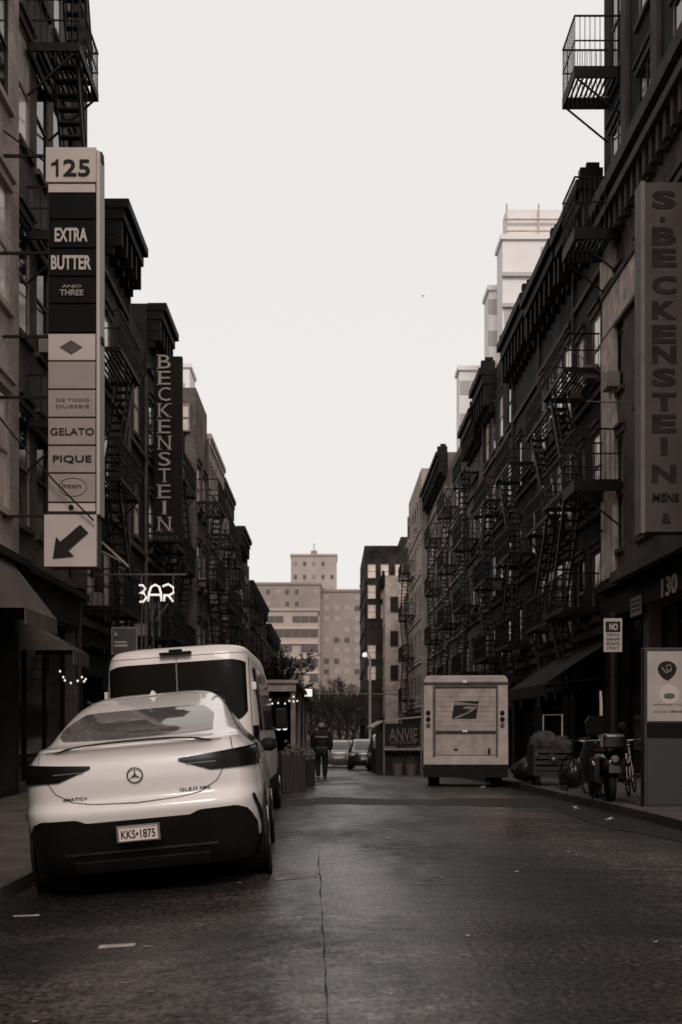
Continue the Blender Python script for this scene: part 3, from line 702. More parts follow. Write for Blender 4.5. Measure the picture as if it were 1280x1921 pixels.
def wheel(parent, x, y, r, wd, rimc=None):
    sd = 1 if x > 0 else -1
    prof = [(r * .62, -wd/2), (r * .92, -wd/2), (r, -wd/2 + .03), (r, wd/2 - .03), (r * .92, wd/2), (r * .62, wd/2)]
    t = MB().lathe((x, y, r), prof, 32, 'x').obj('wheel', black, parent, smooth=False)
    rm = MB(); rm.lathe((x + sd * wd * .32, y, r), [(r * .6, 0), (r * .6, sd * .03), (.06, sd * .02)], 24, 'x')
    for i in range(5):
        a = 2 * math.pi * i / 5; rm.bar((x + sd * wd * .42, y, r), (x + sd * wd * .42, y + math.cos(a) * r * .6, r + math.sin(a) * r * .6), .07, .04)
    rm.obj('rim', rimc or M('grey_alloy', .12, .4, metal=.8), t)
    return t

# ------------------------------------------------------------------ white coupe SUV
ROLL = .09
suv = thing('parked_suv', 'white coupe-style SUV parked at the left kerb, nearest vehicle', 'car', (-1.575, 9.97, road_z(-1.575, 11) - .01), rot=(0, -ROLL, R(2.2)))
suv.scale = (1.05, 1.03, 1.02)
sh = Shell([(.22, .95), (.35, .985), (.55, 1.01), (.8, 1.025), (1.0, 1.015), (1.12, .995), (1.2, .95), (1.28, .875), (1.36, .815), (1.5, .745), (1.62, .685), (1.70, .62), (1.755, .52), (1.785, .36)],
           [(.22, .22), (.35, .12), (.55, .05), (.66, .02), (.74, .0), (.79, .015), (.82, .06), (.86, .075), (1.0, .07), (1.1, .085), (1.2, .11), (1.26, .095), (1.29, .07), (1.305, .12), (1.32, .34), (1.42, .62), (1.52, .93), (1.62, 1.32), (1.70, 1.72), (1.755, 2.05), (1.785, 2.4)],
           [(.22, 4.8), (.55, 4.94), (.8, 4.9), (1.0, 4.7), (1.1, 4.2), (1.2, 3.75), (1.4, 3.45), (1.6, 3.1), (1.7, 2.95), (1.785, 2.75)], 6.5)
zs = [.22 + i * .03 for i in range(35)] + [1.255, 1.27, 1.285, 1.295, 1.30, 1.305, 1.31, 1.32] + [1.34 + i * .02 for i in range(18)] + [1.69 + i * .012 for i in range(8)] + [1.785]
zs = sorted(set(round(z, 4) for z in zs if z <= 1.785))
body = sh.body(0, 0, white_p, suv, zs=zs, nt=128)
body.data.materials.append(dkplast)
for p_ in body.data.polygons:
    if p_.center.z < .40: p_.material_index = 1
# rear glass
def glo(x): return 1.338 + .012 * (abs(x) / .7) ** 2 * 2
def ghi(x): return 1.605 - .03 * (abs(x) / .6) ** 3
k = sh.rpatch(-.68, .635, lambda x: glo(x) + (.1 * max(0, (abs(x) - .62) / .06) ** 2 * .4), lambda x: min(ghi(x), 1.595 - 1.6 * max(0, (abs(x) - .50)) ** 1.4), .010, 60, 12)
k.obj('rear_window', M('rear_glass', .26, .05, 0, w=.5, spec=.6, metal=.7), suv, smooth=True)
sh.rpatch(-.72, .72, lambda x: 1.298 - .025 * (abs(x) / .72) ** 2, lambda x: 1.308 - .025 * (abs(x) / .72) ** 2, .004, 40, 2, .02).obj('spoiler', white_p, suv, smooth=True)
sh.rpatch(-.64, .64, lambda x: 1.312 - .04 * (abs(x) / .64) ** 2.5, lambda x: 1.323 - .045 * (abs(x) / .64) ** 2.5, .008, 40, 2).obj('spoiler_gap', dkplast, suv, smooth=True)
# tail lamps
for sd in (-1, 1):
    def lo(x, sd=sd): t = (abs(x) - .36) / .62; return 1.115 - .095 * min(1, t * 2.4)
    def hi(x, sd=sd): t = (abs(x) - .36) / .62; return 1.135 + .055 * t
    k = sh.rpatch(sd * .36, sd * .99, lo, hi, .014, 30, 6, .03); o = k.obj('tail_lamp', M('lamp_smoke', .006, .3, 0, spec=.15), suv, smooth=False)
    k = sh.rpatch(sd * .42, sd * .66, lambda x: 1.088 - .01 * abs(x), lambda x: 1.09, .018, 10, 2, .004); k.obj('light_strip', M('lamp_silver', .14, .3), o)
    k = sh.spatch(sd, 0.62, .98, lambda y: 1.04 + (y - .6) * .1, lambda y: 1.17 - (y - .6) * .12, .012); k.obj('lamp_side', gloss, o)
# panel seams
seam = M('panel_gap', .16, .8)
k = sh.rline([(-.79, 1.28), (-.80, 1.18)], .008, .003); sh.rline([(.79, 1.28), (.80, 1.18)], .008, .003, k)
sh.rline([(-.72, 1.03), (-.66, .93), (-.52, .845), (-.35, .815), (0, .80), (.35, .815), (.52, .845), (.66, .93), (.72, 1.03)], .009, .003, k)
k.obj('boot_seam', seam, suv)
# crease on the bumper + dark lower part
def bl(x):
    a = abs(x); return interp([(0, .665), (.42, .665), (.5, .70), (.80, .705), (.88, .67), (.935, .58), (.965, .42), (.985, .30)], a)
sh.rpatch(-.975, .975, lambda x: .235, bl, .006, 60, 10, .02).obj('lower_bumper', dkplast, suv)
sh.rpatch(-.62, .62, lambda x: .40, lambda x: .415, .016, 40, 2, .02).obj('bumper_trim', M('dim_chrome', .2, .3, metal=.9), suv)
sh.rpatch(-.55, .55, lambda x: .25, lambda x: .34, .03, 20, 2, .05).obj('diffuser', black, suv)
for sd in (-1, 1):
    k = sh.rline([(sd * .93, .78), (sd * .965, .66), (sd * .985, .50)], .02, .012); k.obj('bumper_vent', dkplast, suv)
# plate
pl_ = MB().box((-.175, -.055, .485), (.175, -.035, .625)).obj('licence_plate', M('plate_frame', .12, .5), suv, bevel=.004)
MB().box((-.155, -.062, .497), (.155, -.0555, .612)).obj('plate_face', M('plate_white', .62, .5, .04), pl_)
MB().box((-.15, -.0634, .60), (.15, -.0622, .609)).obj('plate_stripe', M('plate_stripe', .25, .5), pl_)
lettering('KKS•1875', .275, .072, .003, sgo, pl_, (0, -.064, .55), bold=.015)
# emblem ring + three pointed star
ec = sh.rear(0, 1.03, .012)
MB().tube([(ec.x + .062 * math.cos(2*math.pi*i/32), ec.y, ec.z + .062 * math.sin(2*math.pi*i/32)) for i in range(33)], .006, 6).obj('emblem', M('emblem_metal', .10, .35, metal=.7), suv)
k = MB()
for a in (90, 210, 330):
    c, q = math.cos(R(a)), math.sin(R(a)); k.poly([(ec.x + c * .058, ec.y, ec.z + q * .058), (ec.x - q * .010, ec.y - .006, ec.z + c * .010), (ec.x - c * .006, ec.y - .010, ec.z - q * .006), (ec.x + q * .010, ec.y - .006, ec.z - c * .010)])
k.obj('emblem_star', M('emblem_metal', .10, .35, metal=.7), suv, fix=False)
badge = M('badge_dark', .04, .4)
def badge_text(t, x, z, w): 
    y = sh.ry(x, z) - .008; o = lettering(t, w, .026, .004, badge, suv, (x, y, z), rz=-math.atan((sh.ry(x + .02, z) - sh.ry(x - .02, z)) / .04) * -1, bold=.01, name='badge')
badge_text('4MATIC+', -.50, .875, .20); badge_text('GLE', .40, .875, .10); badge_text('53 AMG', .53, .878, .14)
# side glass, arches, wheels, mirrors, sill
for sd in (-1, 1):
    sh.spatch(sd, 1.25, 3.5, lambda y: 1.22, lambda y: interp([(1.25, 1.27), (1.8, 1.5), (2.2, 1.64), (2.9, 1.66), (3.3, 1.45), (3.5, 1.25)], y), .006).obj('side_window', gloss, suv, smooth=True)
    sh.spatch(sd, .6, 4.4, lambda y: .23, lambda y: .40, .008).obj('sill', dkplast, suv)
    for wy in (1.08, 4.03):
        k = MB(); k.lathe((sd * (sh.sxx(wy, .6) + .012), wy, .385), [(.455, 0), (.455, -sd * .03)], 36, 'x'); k.obj('wheel_arch', dkplast, suv)
        wheel(suv, sd * .875, wy, .38, .29)
    m = MB().lathe((sd * 1.05, 3.3, 1.14), [(.03, -.09), (.07, -.05), (.08, .03), (.05, .09)], 14, 'x').obj('wing_mirror', dkplast, suv, smooth=True)
    MB().tube([(sd * .60, 1.75, 1.735), (sd * .655, 2.2, 1.735), (sd * .655, 3.0, 1.70)], .014, 6).obj('roof_rail', dkplast, suv)
MB().prism([(-.035, 0), (.035, 0), (.006, .05), (-.006, .05)], 1.95, 2.12).obj('antenna_fin', white_p, suv, loc=(0, 0, 1.75))

# ------------------------------------------------------------------ van
VR = .07
van = thing('parked_van', 'white high-roof van parked directly ahead of the white SUV', 'van', (-1.87, 15.3, road_z(-1.84, 17)), rot=(0, -VR, 0))
van.scale = (1.045, 1, 1)
vs = Shell([(.3, .92), (.5, .96), (.9, .985), (1.3, .99), (1.7, .98), (2.1, .95), (2.3, .93), (2.42, .90), (2.485, .85), (2.515, .78), (2.54, .62)],
           [(.3, .1), (.5, .0), (1.2, .02), (1.8, .07), (2.3, .16), (2.44, .20), (2.49, .25), (2.515, .32), (2.54, .45)],
           [(.3, 5.7), (.9, 5.7), (1.2, 5.4), (1.35, 4.9), (2.1, 4.25), (2.4, 3.9), (2.54, 3.6)], 9)
vs.body(.3, 2.54, white_v, van, zs=[.3 + i * .05 for i in range(43)] + [2.43, 2.445, 2.46, 2.475, 2.485, 2.495, 2.505, 2.51, 2.515, 2.525, 2.54], nt=120)
def vh(x): return 2.315 - .05 * max(0, (abs(x) - .6) / .26) ** 3
for (a, b) in ((-.86, .86),):
    vs.rpatch(a, b, lambda x: 1.50 + .12 * max(0, (abs(x) - .66) / .2) ** 3, vh, .008, 40, 8).obj('rear_window', M('van_glass', .008, .15, 0, spec=.08), van)
k = vs.rline([(0, 2.31), (0, 2.44)], .01, .003); vs.rline([(.0, .6), (.0, 1.48)], .012, .003, k)
vs.rline([(-.86, 2.40), (.86, 2.40)], .008, .003, k); vs.rline([(-.905, .7), (-.895, 2.34)], .01, .003, k); vs.rline([(.905, .7), (.895, 2.34)], .01, .003, k); k.obj('door_seam', seam, van)
vs.rline([(0, 1.50), (0, 2.31)], .018, .012).obj('glass_split', seam, van)
vs.rline([(.12, 1.62), (.62, 1.70)], .02, .02).obj('wiper', dkplast, van)
MB().box((-.2, .08, 2.42), (.2, .24, 2.455)).box((-.08, .1, 2.4551), (.08, .26, 2.49)).obj('brake_light', dkplast, van, bevel=.01)
for sd in (-1, 1):
    for z in (.9, 1.95):
        p_ = vs.rear(sd * .935, z, .0); MB().box((p_.x - .04, p_.y - .03, z - .05), (p_.x + .04, p_.y + .03, z + .05)).obj('hinge', white_v, van, bevel=.008)
    vs.rpatch(sd * .91, sd * .965, lambda x: .95, lambda x: 1.42, .012, 6, 4, .03).obj('tail_lamp', gloss, van)
    vs.spatch(sd, .5, 4.6, lambda y: 1.35, lambda y: interp([(.5, 2.2), (3.9, 2.2), (4.6, 1.5)], y), .008).obj('side_window', gloss, van, smooth=True)
    for wy in (1.15, 4.75):
        k = MB(); k.lathe((sd * (vs.sxx(wy, .6) + .008), wy, .36), [(.42, 0), (.42, -sd * .03)], 30, 'x'); k.obj('wheel_arch', dkplast, van); wheel(van, sd * .86, wy, .35, .25)
    vs.spatch(sd, .4, 5.4, lambda y: .3, lambda y: .62, .012).obj('sill', dkplast, van)
m = MB(); m.box((1.0, 4.55, 1.35), (1.2, 4.65, 1.7)); m.obj('wing_mirror', dkplast, van, bevel=.03)
vs.rpatch(-.9, .9, lambda x: .31, lambda x: .62, .03, 20, 3, .08).obj('bumper', dkplast, van)

# ------------------------------------------------------------------ mail truck
tr = thing('mail_truck', 'boxy mail truck with eagle logo on its rear roll-up door', 'truck', (3.06, 26.5, zl(28) - .03), R(-5.2))
def mx_(px): return (px - 874) / 83
def mz_(py): return 1.35 + (1360 - py) / 83 + .07
bw_ = .955
k = MB(); oc = []
for (x, z) in [(-bw_, mz_(1433)), (-bw_ + .01, mz_(1300)), (-bw_ + .01, mz_(1275)), (-bw_ + .04, mz_(1268)), (-bw_ + .1, mz_(1265))]: oc.append((x, z))
oc += [(-x, z) for x, z in reversed(oc)]
k.prism(oc, 0, 3.4); k.obj('cargo_body', mail_p, tr, bevel=.02)
MB().box((-.85, 3.4, .5), (.85, 4.3, 1.15)).box((-.85, 3.4, 1.15), (.85, 3.75, 1.9)).obj('cab', mail_p, tr, bevel=.05)
MB().box((mx_(796), -.035, mz_(1281)), (mx_(952), -.001, mz_(1277.5))).obj('drip_rail', M('truck_line', .07, .6), tr)
md = M('mail_truck_door', .34, .6, .25, 4, .15)
dr = MB(); n = 9
for i in range(n):
    z0 = mz_(1369) + (mz_(1287) - mz_(1369)) * i / n; z1 = mz_(1369) + (mz_(1287) - mz_(1369)) * (i + 1) / n
    dr.box((mx_(820), .0, z0 + .003), (mx_(930), -.012, z1 - .003))
dro = dr.obj('roll_door', md, tr)
fr = MB(); fr.box((mx_(813), -.05, mz_(1415)), (mx_(818), -.001, mz_(1283))); fr.box((mx_(930.5), -.05, mz_(1415)), (mx_(934), -.001, mz_(1283))); fr.box((mx_(818.1), -.05, mz_(1287)), (mx_(930.4), -.001, mz_(1283)))
fr.obj('door_frame', M('truck_frame', .10, .6), tr)
MB().box((mx_(818.2), -.07, mz_(1372)), (mx_(930), -.013, mz_(1368.5))).obj('door_sill', M('truck_sill', .06, .6), tr)
MB().box((mx_(819), -.02, mz_(1414)), (mx_(929.5), -.001, mz_(1373))).obj('tail_panel', md, tr)
lg = MB().prism([(mx_(848), mz_(1346)), (mx_(893), mz_(1346)), (mx_(898.5), mz_(1313)), (mx_(853), mz_(1313))], -.022, -.0125).obj('eagle_logo', sgo, tr)
wl = M('logo_pale', .20, .5)
k = MB(); k.prism([(mx_(851), mz_(1321)), (mx_(853.5), mz_(1314)), (mx_(898), mz_(1319)), (mx_(897.5), mz_(1321.5)), (mx_(872), mz_(1320.5))], -.026, -.0222)
k.prism([(mx_(867), mz_(1326.5)), (mx_(874), mz_(1323)), (mx_(896), mz_(1324)), (mx_(886), mz_(1332)), (mx_(859), mz_(1345.2)), (mx_(850), mz_(1345)), (mx_(878), mz_(1333.5)), (mx_(884), mz_(1329))], -.026, -.0222); k.obj('eagle_mark', wl, lg)
for sd, px in ((-1, 804), (1, 942)):
    for i, py in enumerate((1335, 1347, 1358)):
        MB().lathe((mx_(px), .0, mz_(py)), [(.052, .01), (.052, -.025), (.04, -.035)], 16, 'y').obj('tail_lamp', dkplast if i < 2 else M('reverse_lamp', .09, .3), tr, smooth=False)
MB().box((mx_(868), -.07, mz_(1279)), (mx_(876), -.036, mz_(1274))).obj('marker_light', M('fitting_white', .75, .4), tr); MB().box((mx_(868), -.09, mz_(1371)), (mx_(877), -.0705, mz_(1367.5))).obj('handle', M('fitting_white', .75, .4), tr)  # plain white fittings without emission
MB().box((mx_(915), -.03, mz_(1413)), (mx_(920), -.0205, mz_(1402))).obj('latch', sgo, tr); MB().box((mx_(852), -.03, mz_(1406)), (mx_(859), -.0205, mz_(1402.5))).obj('handle', sgo, tr)
MB().box((-.94, -.1, mz_(1456)), (.94, .12, mz_(1434))).obj('bumper', black, tr, bevel=.01)
MB().box((-.7, .3, .28), (.7, 3.9, .52)).obj('chassis', black, tr)
for x in (-.72, .72):
    for y in (1.0, 3.6): wheel(tr, x, y, .34, .26)

# ------------------------------------------------------------------ far cars
def car(label, x, y, col, face=0, tall=1.5):
    o = thing('parked_car', label, 'car', (x, y, road_z(x, y) + .01), face, 'cars far down the street')
    q = tall / 1.5
    s_ = Shell([(.2, .82), (.5, .9), (.75, .9), (.9, .86), (1.2 * q, .72), (1.4 * q, .62), (1.48 * q, .5)], [(.2, .15), (.5, 0), (.85, .05), (.95, .3), (1.2 * q, .8), (1.4 * q, 1.3), (1.48 * q, 1.6)],
               [(.2, 4.3), (.5, 4.45), (.8, 4.3), (.9, 3.6), (1.2 * q, 3.0), (1.4 * q, 2.6), (1.48 * q, 2.3)], 5)
    s_.body(.2, 1.48 * q, col, o, nz=24, nt=48)
    s_.rpatch(-.55, .55, lambda x: .98, lambda x: 1.38 * q, .01, 12, 4).obj('rear_window', gloss, o)
    for sd in (-1, 1):
        s_.rpatch(sd * .55, sd * .84, lambda x: .70, lambda x: .84, .012, 6, 3).obj('lamp', M('lamp_lens', .45, .3), o)
        s_.spatch(sd, 1.0, 3.0, lambda y: .95, lambda y: 1.3 * q, .008, 10, 3).obj('side_window', gloss, o)
        for wy in (.9, 3.5): wheel(o, sd * .78, wy, .32, .22)
    MB().box((-.26, -.03, .5), (.26, -.005, .62)).obj('licence_plate', sgw, o)
    return o
cd = M('dark_car_paint', .02, .25, .05, coat=1.); cg = M('grey_car_paint', .12, .3, .05, coat=1.); cw = M('pale_car_paint', .5, .3, .05, coat=1)
car('dark saloon car parked in the middle distance beyond the walking person', 1.75, 57, cd)
car('grey car half hidden behind the dark saloon', .45, 64, cg)
car('white car glimpsed to the right of the walking person', .3, 52, cw) if False else car('pale car glimpsed beside the walking person', -.1, 76, cw)
car('dark tall car parked against the right dining shed', 2.6, 53.5, cd, tall=1.7)
car('pale small car parked at the right beyond the dark saloon', 3.4, 72, cw)
car('grey car parked at the left kerb in the middle distance', -1.9, 58, cg)
car('dark car behind the pale small one at the far right kerb', 3.3, 80, cd)
car('distant dark car on the left kerb', -1.9, 66, cd)
car('dark car in line behind the grey one in the middle distance', .95, 73, cd)
car('very distant pale car in line near the thicket', -.4, 88, cg)
car('small dark car far off under the bare trees', 1.6, 84, cd)

# ------------------------------------------------------------------ person
def person():
    px, py = -.27, 36.0; o = thing('person', 'person in dark jacket with pale stripe across the back walking away', 'person', (px, py, road_z(px, py)))
    J = {'pel': (0, 0, .95), 'wai': (0, .0, 1.12), 'che': (0, .01, 1.36), 'nek': (0, .0, 1.5), 'hea': (0, .02, 1.60), 'top': (0, .02, 1.74),
         'shL': (-.19, .0, 1.43), 'elL': (-.27, .03, 1.14), 'wrL': (-.24, .16, .93), 'haL': (-.23, .2, .86), 'shR': (.19, 0, 1.43), 'elR': (.27, -.02, 1.14), 'wrR': (.26, .06, .9), 'haR': (.26, .09, .82),
         'hiL': (-.10, 0, .9), 'knL': (-.12, .08, .5), 'anL': (-.10, -.12, .1), 'toL': (-.11, .06, .04), 'hiR': (.10, 0, .9), 'knR': (.11, .06, .49), 'anR': (.10, .10, .09), 'toR': (.11, .26, .04)}
    rad = {'pel': .17, 'wai': .16, 'che': .18, 'nek': .06, 'hea': .095, 'top': .07, 'shL': .09, 'elL': .07, 'wrL': .045, 'haL': .04, 'hiL': .12, 'knL': .085, 'anL': .055, 'toL': .045}
    E = [('pel', 'wai'), ('wai', 'che'), ('che', 'nek'), ('nek', 'hea'), ('hea', 'top'), ('che', 'shL'), ('shL', 'elL'), ('elL', 'wrL'), ('wrL', 'haL'), ('che', 'shR'), ('shR', 'elR'), ('elR', 'wrR'), ('wrR', 'haR'),
         ('pel', 'hiL'), ('hiL', 'knL'), ('knL', 'anL'), ('anL', 'toL'), ('pel', 'hiR'), ('hiR', 'knR'), ('knR', 'anR'), ('anR', 'toR')]
    def skin(name, keys, grow, mat, root):
        ks = [k for k in J if k in keys]; me = bpy.data.meshes.new(name); me.from_pydata([J[k] for k in ks], [(ks.index(a), ks.index(b)) for a, b in E if a in ks and b in ks], [])
        ob = link(name, me, o); ob.modifiers.new('s', 'SKIN'); ob.modifiers.new('ss', 'SUBSURF').levels = 1; ob.modifiers['ss'].render_levels = 2; me.materials.append(mat)
        for i, k in enumerate(ks):
            r = rad.get(k, rad.get(k[:2] + 'L', .08)) + grow; me.skin_vertices[0].data[i].radius = (r, r * .8); me.skin_vertices[0].data[i].use_root = (k == root)
        return ob
    skin('body', set(J), 0, M('skin', .25, .6), 'pel')
    skin('jacket', {'pel', 'wai', 'che', 'shL', 'elL', 'wrL', 'shR', 'elR', 'wrR'}, .055, M('dark_jacket', .014, .8), 'pel')
    skin('trousers', {'pel', 'hiL', 'knL', 'anL', 'hiR', 'knR', 'anR'}, .035, M('dark_trousers', .014, .85), 'pel')
    for s_ in 'LR':
        skin('shoe', {'an' + s_, 'to' + s_}, .02, M('pale_shoe', .25, .6), 'an' + s_)
    MB().lathe((0, .015, 1.64), [(.105, -.04), (.115, .02), (.10, .07), (.06, .115), (.01, .125)], 16).obj('cap', M('grey_cap', .16, .8), o, smooth=True)
    k = MB(); n = 16
    k.grid([[(.25 * math.cos(math.pi * (1 + i / n)), .225 * math.sin(math.pi * (1 + i / n)), z) for i in range(n + 1)] for z in (1.30, 1.345)]); k.obj('reflective_stripe', M('stripe', .2, .5), o)
person()

# ------------------------------------------------------------------ dining sheds and clutter
def glights(name, label, pts, r, sag=0):
    o = thing(name, label, 'string lights', pts[0]); P0 = Vector(pts[0])
    MB().tube([Vector(p) - P0 for p in pts], .006, 4).obj('wire', iron, o)
    me = None
    for p in pts:
        if me is None: me = MB().lathe((0, 0, 0), [(.01, -r), (r * .8, -r * .5), (r, 0), (r * .7, r * .6), (r * .3, r)], 10).mesh('bulb', bulb, True)
        link('bulb', me, o, Vector(p) - P0 + Vector((0, 0, -r)))
    return o
sd_ = thing('dining_shed', 'roadside dining shed with flat roof and posts just beyond the van', 'shed', (-1.7, 24.5, road_z(-1.7, 28)))
zr = at(0, 1277, 24.5)[2] - road_z(-1.7, 28)
MB().box((-1.15, 0, zr - .05), (1.03, 13, zr + .02)).box((-1.1, .05, zr - .22), (.98, .12, zr - .051)).obj('roof', M('shed_roof', .22, .6), sd_)
for y in (.1, 4.3, 8.6, 12.8):
    for x in (-1.05, .87): MB().box((x, y, 0), (x + .1, y + .1, zr - .06)).obj('post', M('shed_post', .14, .7), sd_)
MB().box((.80, 4.5, .0), (.92, 12.7, zr - .5)).box((-1.1, .2, 0), (-1.0, 12.6, zr - .3)).box((-.95, .6, .0), (.75, .7, 1.0)).obj('side_wall', M('green_black_boards', .018, .8), sd_)
MB().box((-1.0, 12.5, 0), (.8, 12.6, zr - .2)).obj('back_wall', M('green_black_boards', .018, .8), sd_)
glights('string_lights', 'white bulbs strung under the roof of the left dining shed', [at(x, y, 24.6) for x, y in ((507, 1311), (511, 1318), (522, 1317), (535, 1318), (543, 1313), (551, 1305), (551, 1314), (558, 1313))], .022)
glights('string_lights', 'white bulbs strung in front of the dark shop on the left pavement', [at(x, y, 21) for x, y in ((113, 1257), (119, 1268), (122, 1274), (133, 1279), (146, 1275), (154, 1268), (158, 1276), (161, 1272))], .022)
o = thing('table_lamp', 'pair of small white lamps inside the left dining shed', 'lamp', at(523, 1366, 26))
for dx in (0, .14): MB().lathe((dx, 0, 0), [(.02, -.05), (.05, -.03), (.05, .02), (.02, .05)], 12).obj('bulb', bulb, o)
MB().bar((-.02, 0, .06), (.17, 0, .06), .01).bar((.07, 0, .06), (.07, 0, .9), .01).obj('wire', iron, o)
o = thing('flood_light', 'bright white flood light at the front corner of the left shed roof', 'lamp', at(579, 1299, 34))
MB().box((-.14, -.02, -.12), (.11, .0, .10)).obj('lamp_face', bulb, o, bevel=.01); MB().box((-.16, .001, -.14), (.13, .12, .12)).bar((0, .06, 0), (-.3, .06, .1), .03).obj('housing', iron, o)
# planter boxes with dried flowers
def planter(label, x, y, w, h, dpt, tufts=26, mt=None):
    zb = road_z(x, y); o = thing('planter', label, 'planter', (x, y, zb), 0, 'planters in front of the left dining shed')
    k = MB()
    n = 6
    for i in range(n): k.box((-w/2 + w * i / n + .006, 0, 0), (-w/2 + w * (i + 1) / n - .006, .04, h))
    k.box((-w/2, .041, 0), (w/2, dpt, h - .03)); k.obj('box', mt or M('weathered_boards', .035, .8, .35, 6, stretch=(6, 1, .6)), o)
    f = MB()
    for i in range(tufts * 9):
        a = random.uniform(-w/2, w/2); b = random.uniform(0, dpt); c = h + abs(random.gauss(0, .09)); s_ = random.uniform(.02, .05); q = random.uniform(0, 3.1)
        f.poly([(a - s_ * math.cos(q), b - s_ * math.sin(q), c), (a, b, c - s_ * .7), (a + s_ * math.cos(q), b + s_ * math.sin(q), c + s_ * .3), (a, b, c + s_)])
    f.obj('foliage', M('dried_flowers', .11, .8, .6, 20), o, fix=False); return o
planter('weathered wooden planter with pale dried flowers by the shed corner', -.76, 24.2, .48, .78, .5)
planter('dark planter with bushy plants right beside the parked van', -1.32, 22.6, .5, 1.0, .5, mt=M('dark_boards', .02, .8))
planter('low dark planter behind the weathered one along the shed', -.55, 26.4, .4, .62, .5, mt=M('dark_boards', .02, .8))

# right dining shed
sd_ = thing('dining_shed', 'dark dining shed with lettered panel beside the mail truck', 'shed', (2.7, 46, road_z(2.7, 46)))
zb = sd_.location.z; kk = 2200 / 46
def ex(px): return (px - 620) / kk - 2.7
def ez(py): return 1.35 + (1360 - py) / kk - zb
MB().prism([(ex(720), ez(1353)), (ex(790), ez(1346)), (ex(790), ez(1343)), (ex(720), ez(1350))], 0, 6).obj('roof', M('shed_roof_pale', .30, .6), sd_)
MB().prism([(ex(697), ez(1367)), (ex(718), ez(1355)), (ex(718), ez(1352)), (ex(697), ez(1364))], 0, 6).obj('eave', M('shed_roof_pale', .30, .6), sd_)
MB().box((ex(722), .05, ez(1400)), (ex(790), .12, ez(1357))).box((ex(705), .06, 0), (ex(722), .2, ez(1372))).obj('sign_panel', M('shed_dark', .02, .8), sd_)
lettering('ANVIE', (783 - 730) / kk, 24 / kk, .02, M('dim_letters', .16, .6), sd_, (ex(757), .04, ez(1378)), bold=.0); lettering('KITCHEN', 46 / kk, 5 / kk, .02, M('dim_letters', .16, .6), sd_, (ex(757), .04, ez(1393)))
MB().box((ex(720), -.1, ez(1407)), (ex(790), .04, ez(1404))).obj('counter', M('shed_roof_pale', .30, .6), sd_)
MB().box((ex(706), .2, 0), (ex(795), 6, ez(1408))).obj('base', M('shed_dark', .02, .8), sd_)
for p in (719, 789): MB().box((ex(p), .0, 0), (ex(p) + .07, .08, ez(1355))).obj('post', M('shed_post', .14, .7), sd_)
for i, px in enumerate((746, 771)):
    p = at(px, 1455, 44.5); o = thing('planter_tub', ['grey planter tub left of the pair before the right shed', 'grey planter tub right of the pair, next to the mail truck'][i], 'planter', (p[0], 44.5, road_z(p[0], 44.5)), group='tubs before the right shed')
    MB().lathe((0, 0, 0), [(.16, 0), (.22, .42), (.23, .46), (.19, .46), (.18, .40)], 16).obj('tub', M('tub_grey', .12, .7), o)
    f = MB()
    for _ in range(120):
        a, r_ = random.uniform(0, 6.28), random.uniform(0, .2); c = .44 + abs(random.gauss(0, .08)); q = random.uniform(0, 3); f.poly([(r_*math.cos(a) - .03*math.cos(q), r_*math.sin(a) - .03*math.sin(q), c), (r_*math.cos(a), r_*math.sin(a), c-.03), (r_*math.cos(a) + .03*math.cos(q), r_*math.sin(a)+.03*math.sin(q), c), (r_*math.cos(a), r_*math.sin(a), c + .05)])
    f.obj('foliage', M('dull_leaves', .06, .8, .5, 20), o, fix=False)

# parking signs
s = thing('parking_sign', 'white parking regulation sign with black top on a dark pole, right kerb', 'sign', (at(1150, 0, 20)[0], 20, road_z(4.6, 20) + .15)); zb = s.location.z
def s2(px, py, K=110, cx=1150): return ((px - cx) / K, 1.35 + (1360 - py) / K - zb)
a = s2(1132.5, 1223); b = s2(1167, 1160)
f_ = MB().box((a[0], -.01, a[1]), (b[0], .0, b[1])).obj('plate', M('plate_face_pale', .38, .5, .1), s)
c1 = s2(1136, 1186); c2 = s2(1164, 1166); MB().box((c1[0], -.014, c1[1]), (c2[0], -.0105, c2[1])).obj('black_field', sgo, f_)
lettering('NO', .14, .11, .004, sgw, f_, (s2(1151, 0)[0], -.017, s2(0, 1176)[1]), bold=.02)
for i, t_ in enumerate(('PARKING', '8AM-6PM', 'MON-FRI', 'ONLY')): lettering(t_, .22, .055, .004, sgo, f_, (0, -.013, s2(0, 1191 + i * 8.2)[1]), bold=.01)
MB().box((-.03, .003, 0), (.03, .05, b[1] + .1)).obj('pole', iron, s)
s = thing('parking_sign', 'square dark sign with pale border on a pole left of the van roof', 'sign', (at(234, 0, 24)[0], 24, road_z(-2.9, 24) + .15)); zb = s.location.z; K = 91.7
def s3(px, py): return ((px - 234) / K, 1.35 + (1360 - py) / K - zb)
a = s3(209, 1228); b = s3(258, 1176); MB().box((a[0], 0, a[1]), (b[0], .02, b[1])).obj('plate', M('dim_border', .13, .5), s)
a = s3(212, 1226); b = s3(255, 1179); p_ = MB().box((a[0], -.006, a[1]), (b[0], -.001, b[1])).obj('black_field', M('sign_field', .03, .5), s)
MB().box((s3(215, 0)[0], -.012, s3(0, 1206)[1]), (s3(238, 0)[0], -.007, s3(0, 1203)[1])).box((s3(215, 0)[0], -.012, s3(0, 1213)[1]), (s3(240, 0)[0], -.007, s3(0, 1209)[1])).prism([(s3(215, 0)[0], s3(0, 1192)[1]), (s3(222, 0)[0], s3(0, 1192)[1]), (s3(215, 0)[0], s3(0, 1183)[1])], -.012, -.007).obj('marking', sgm, p_)
MB().box((-.03, .023, 0), (.03, .07, b[1])).obj('pole', iron, s)

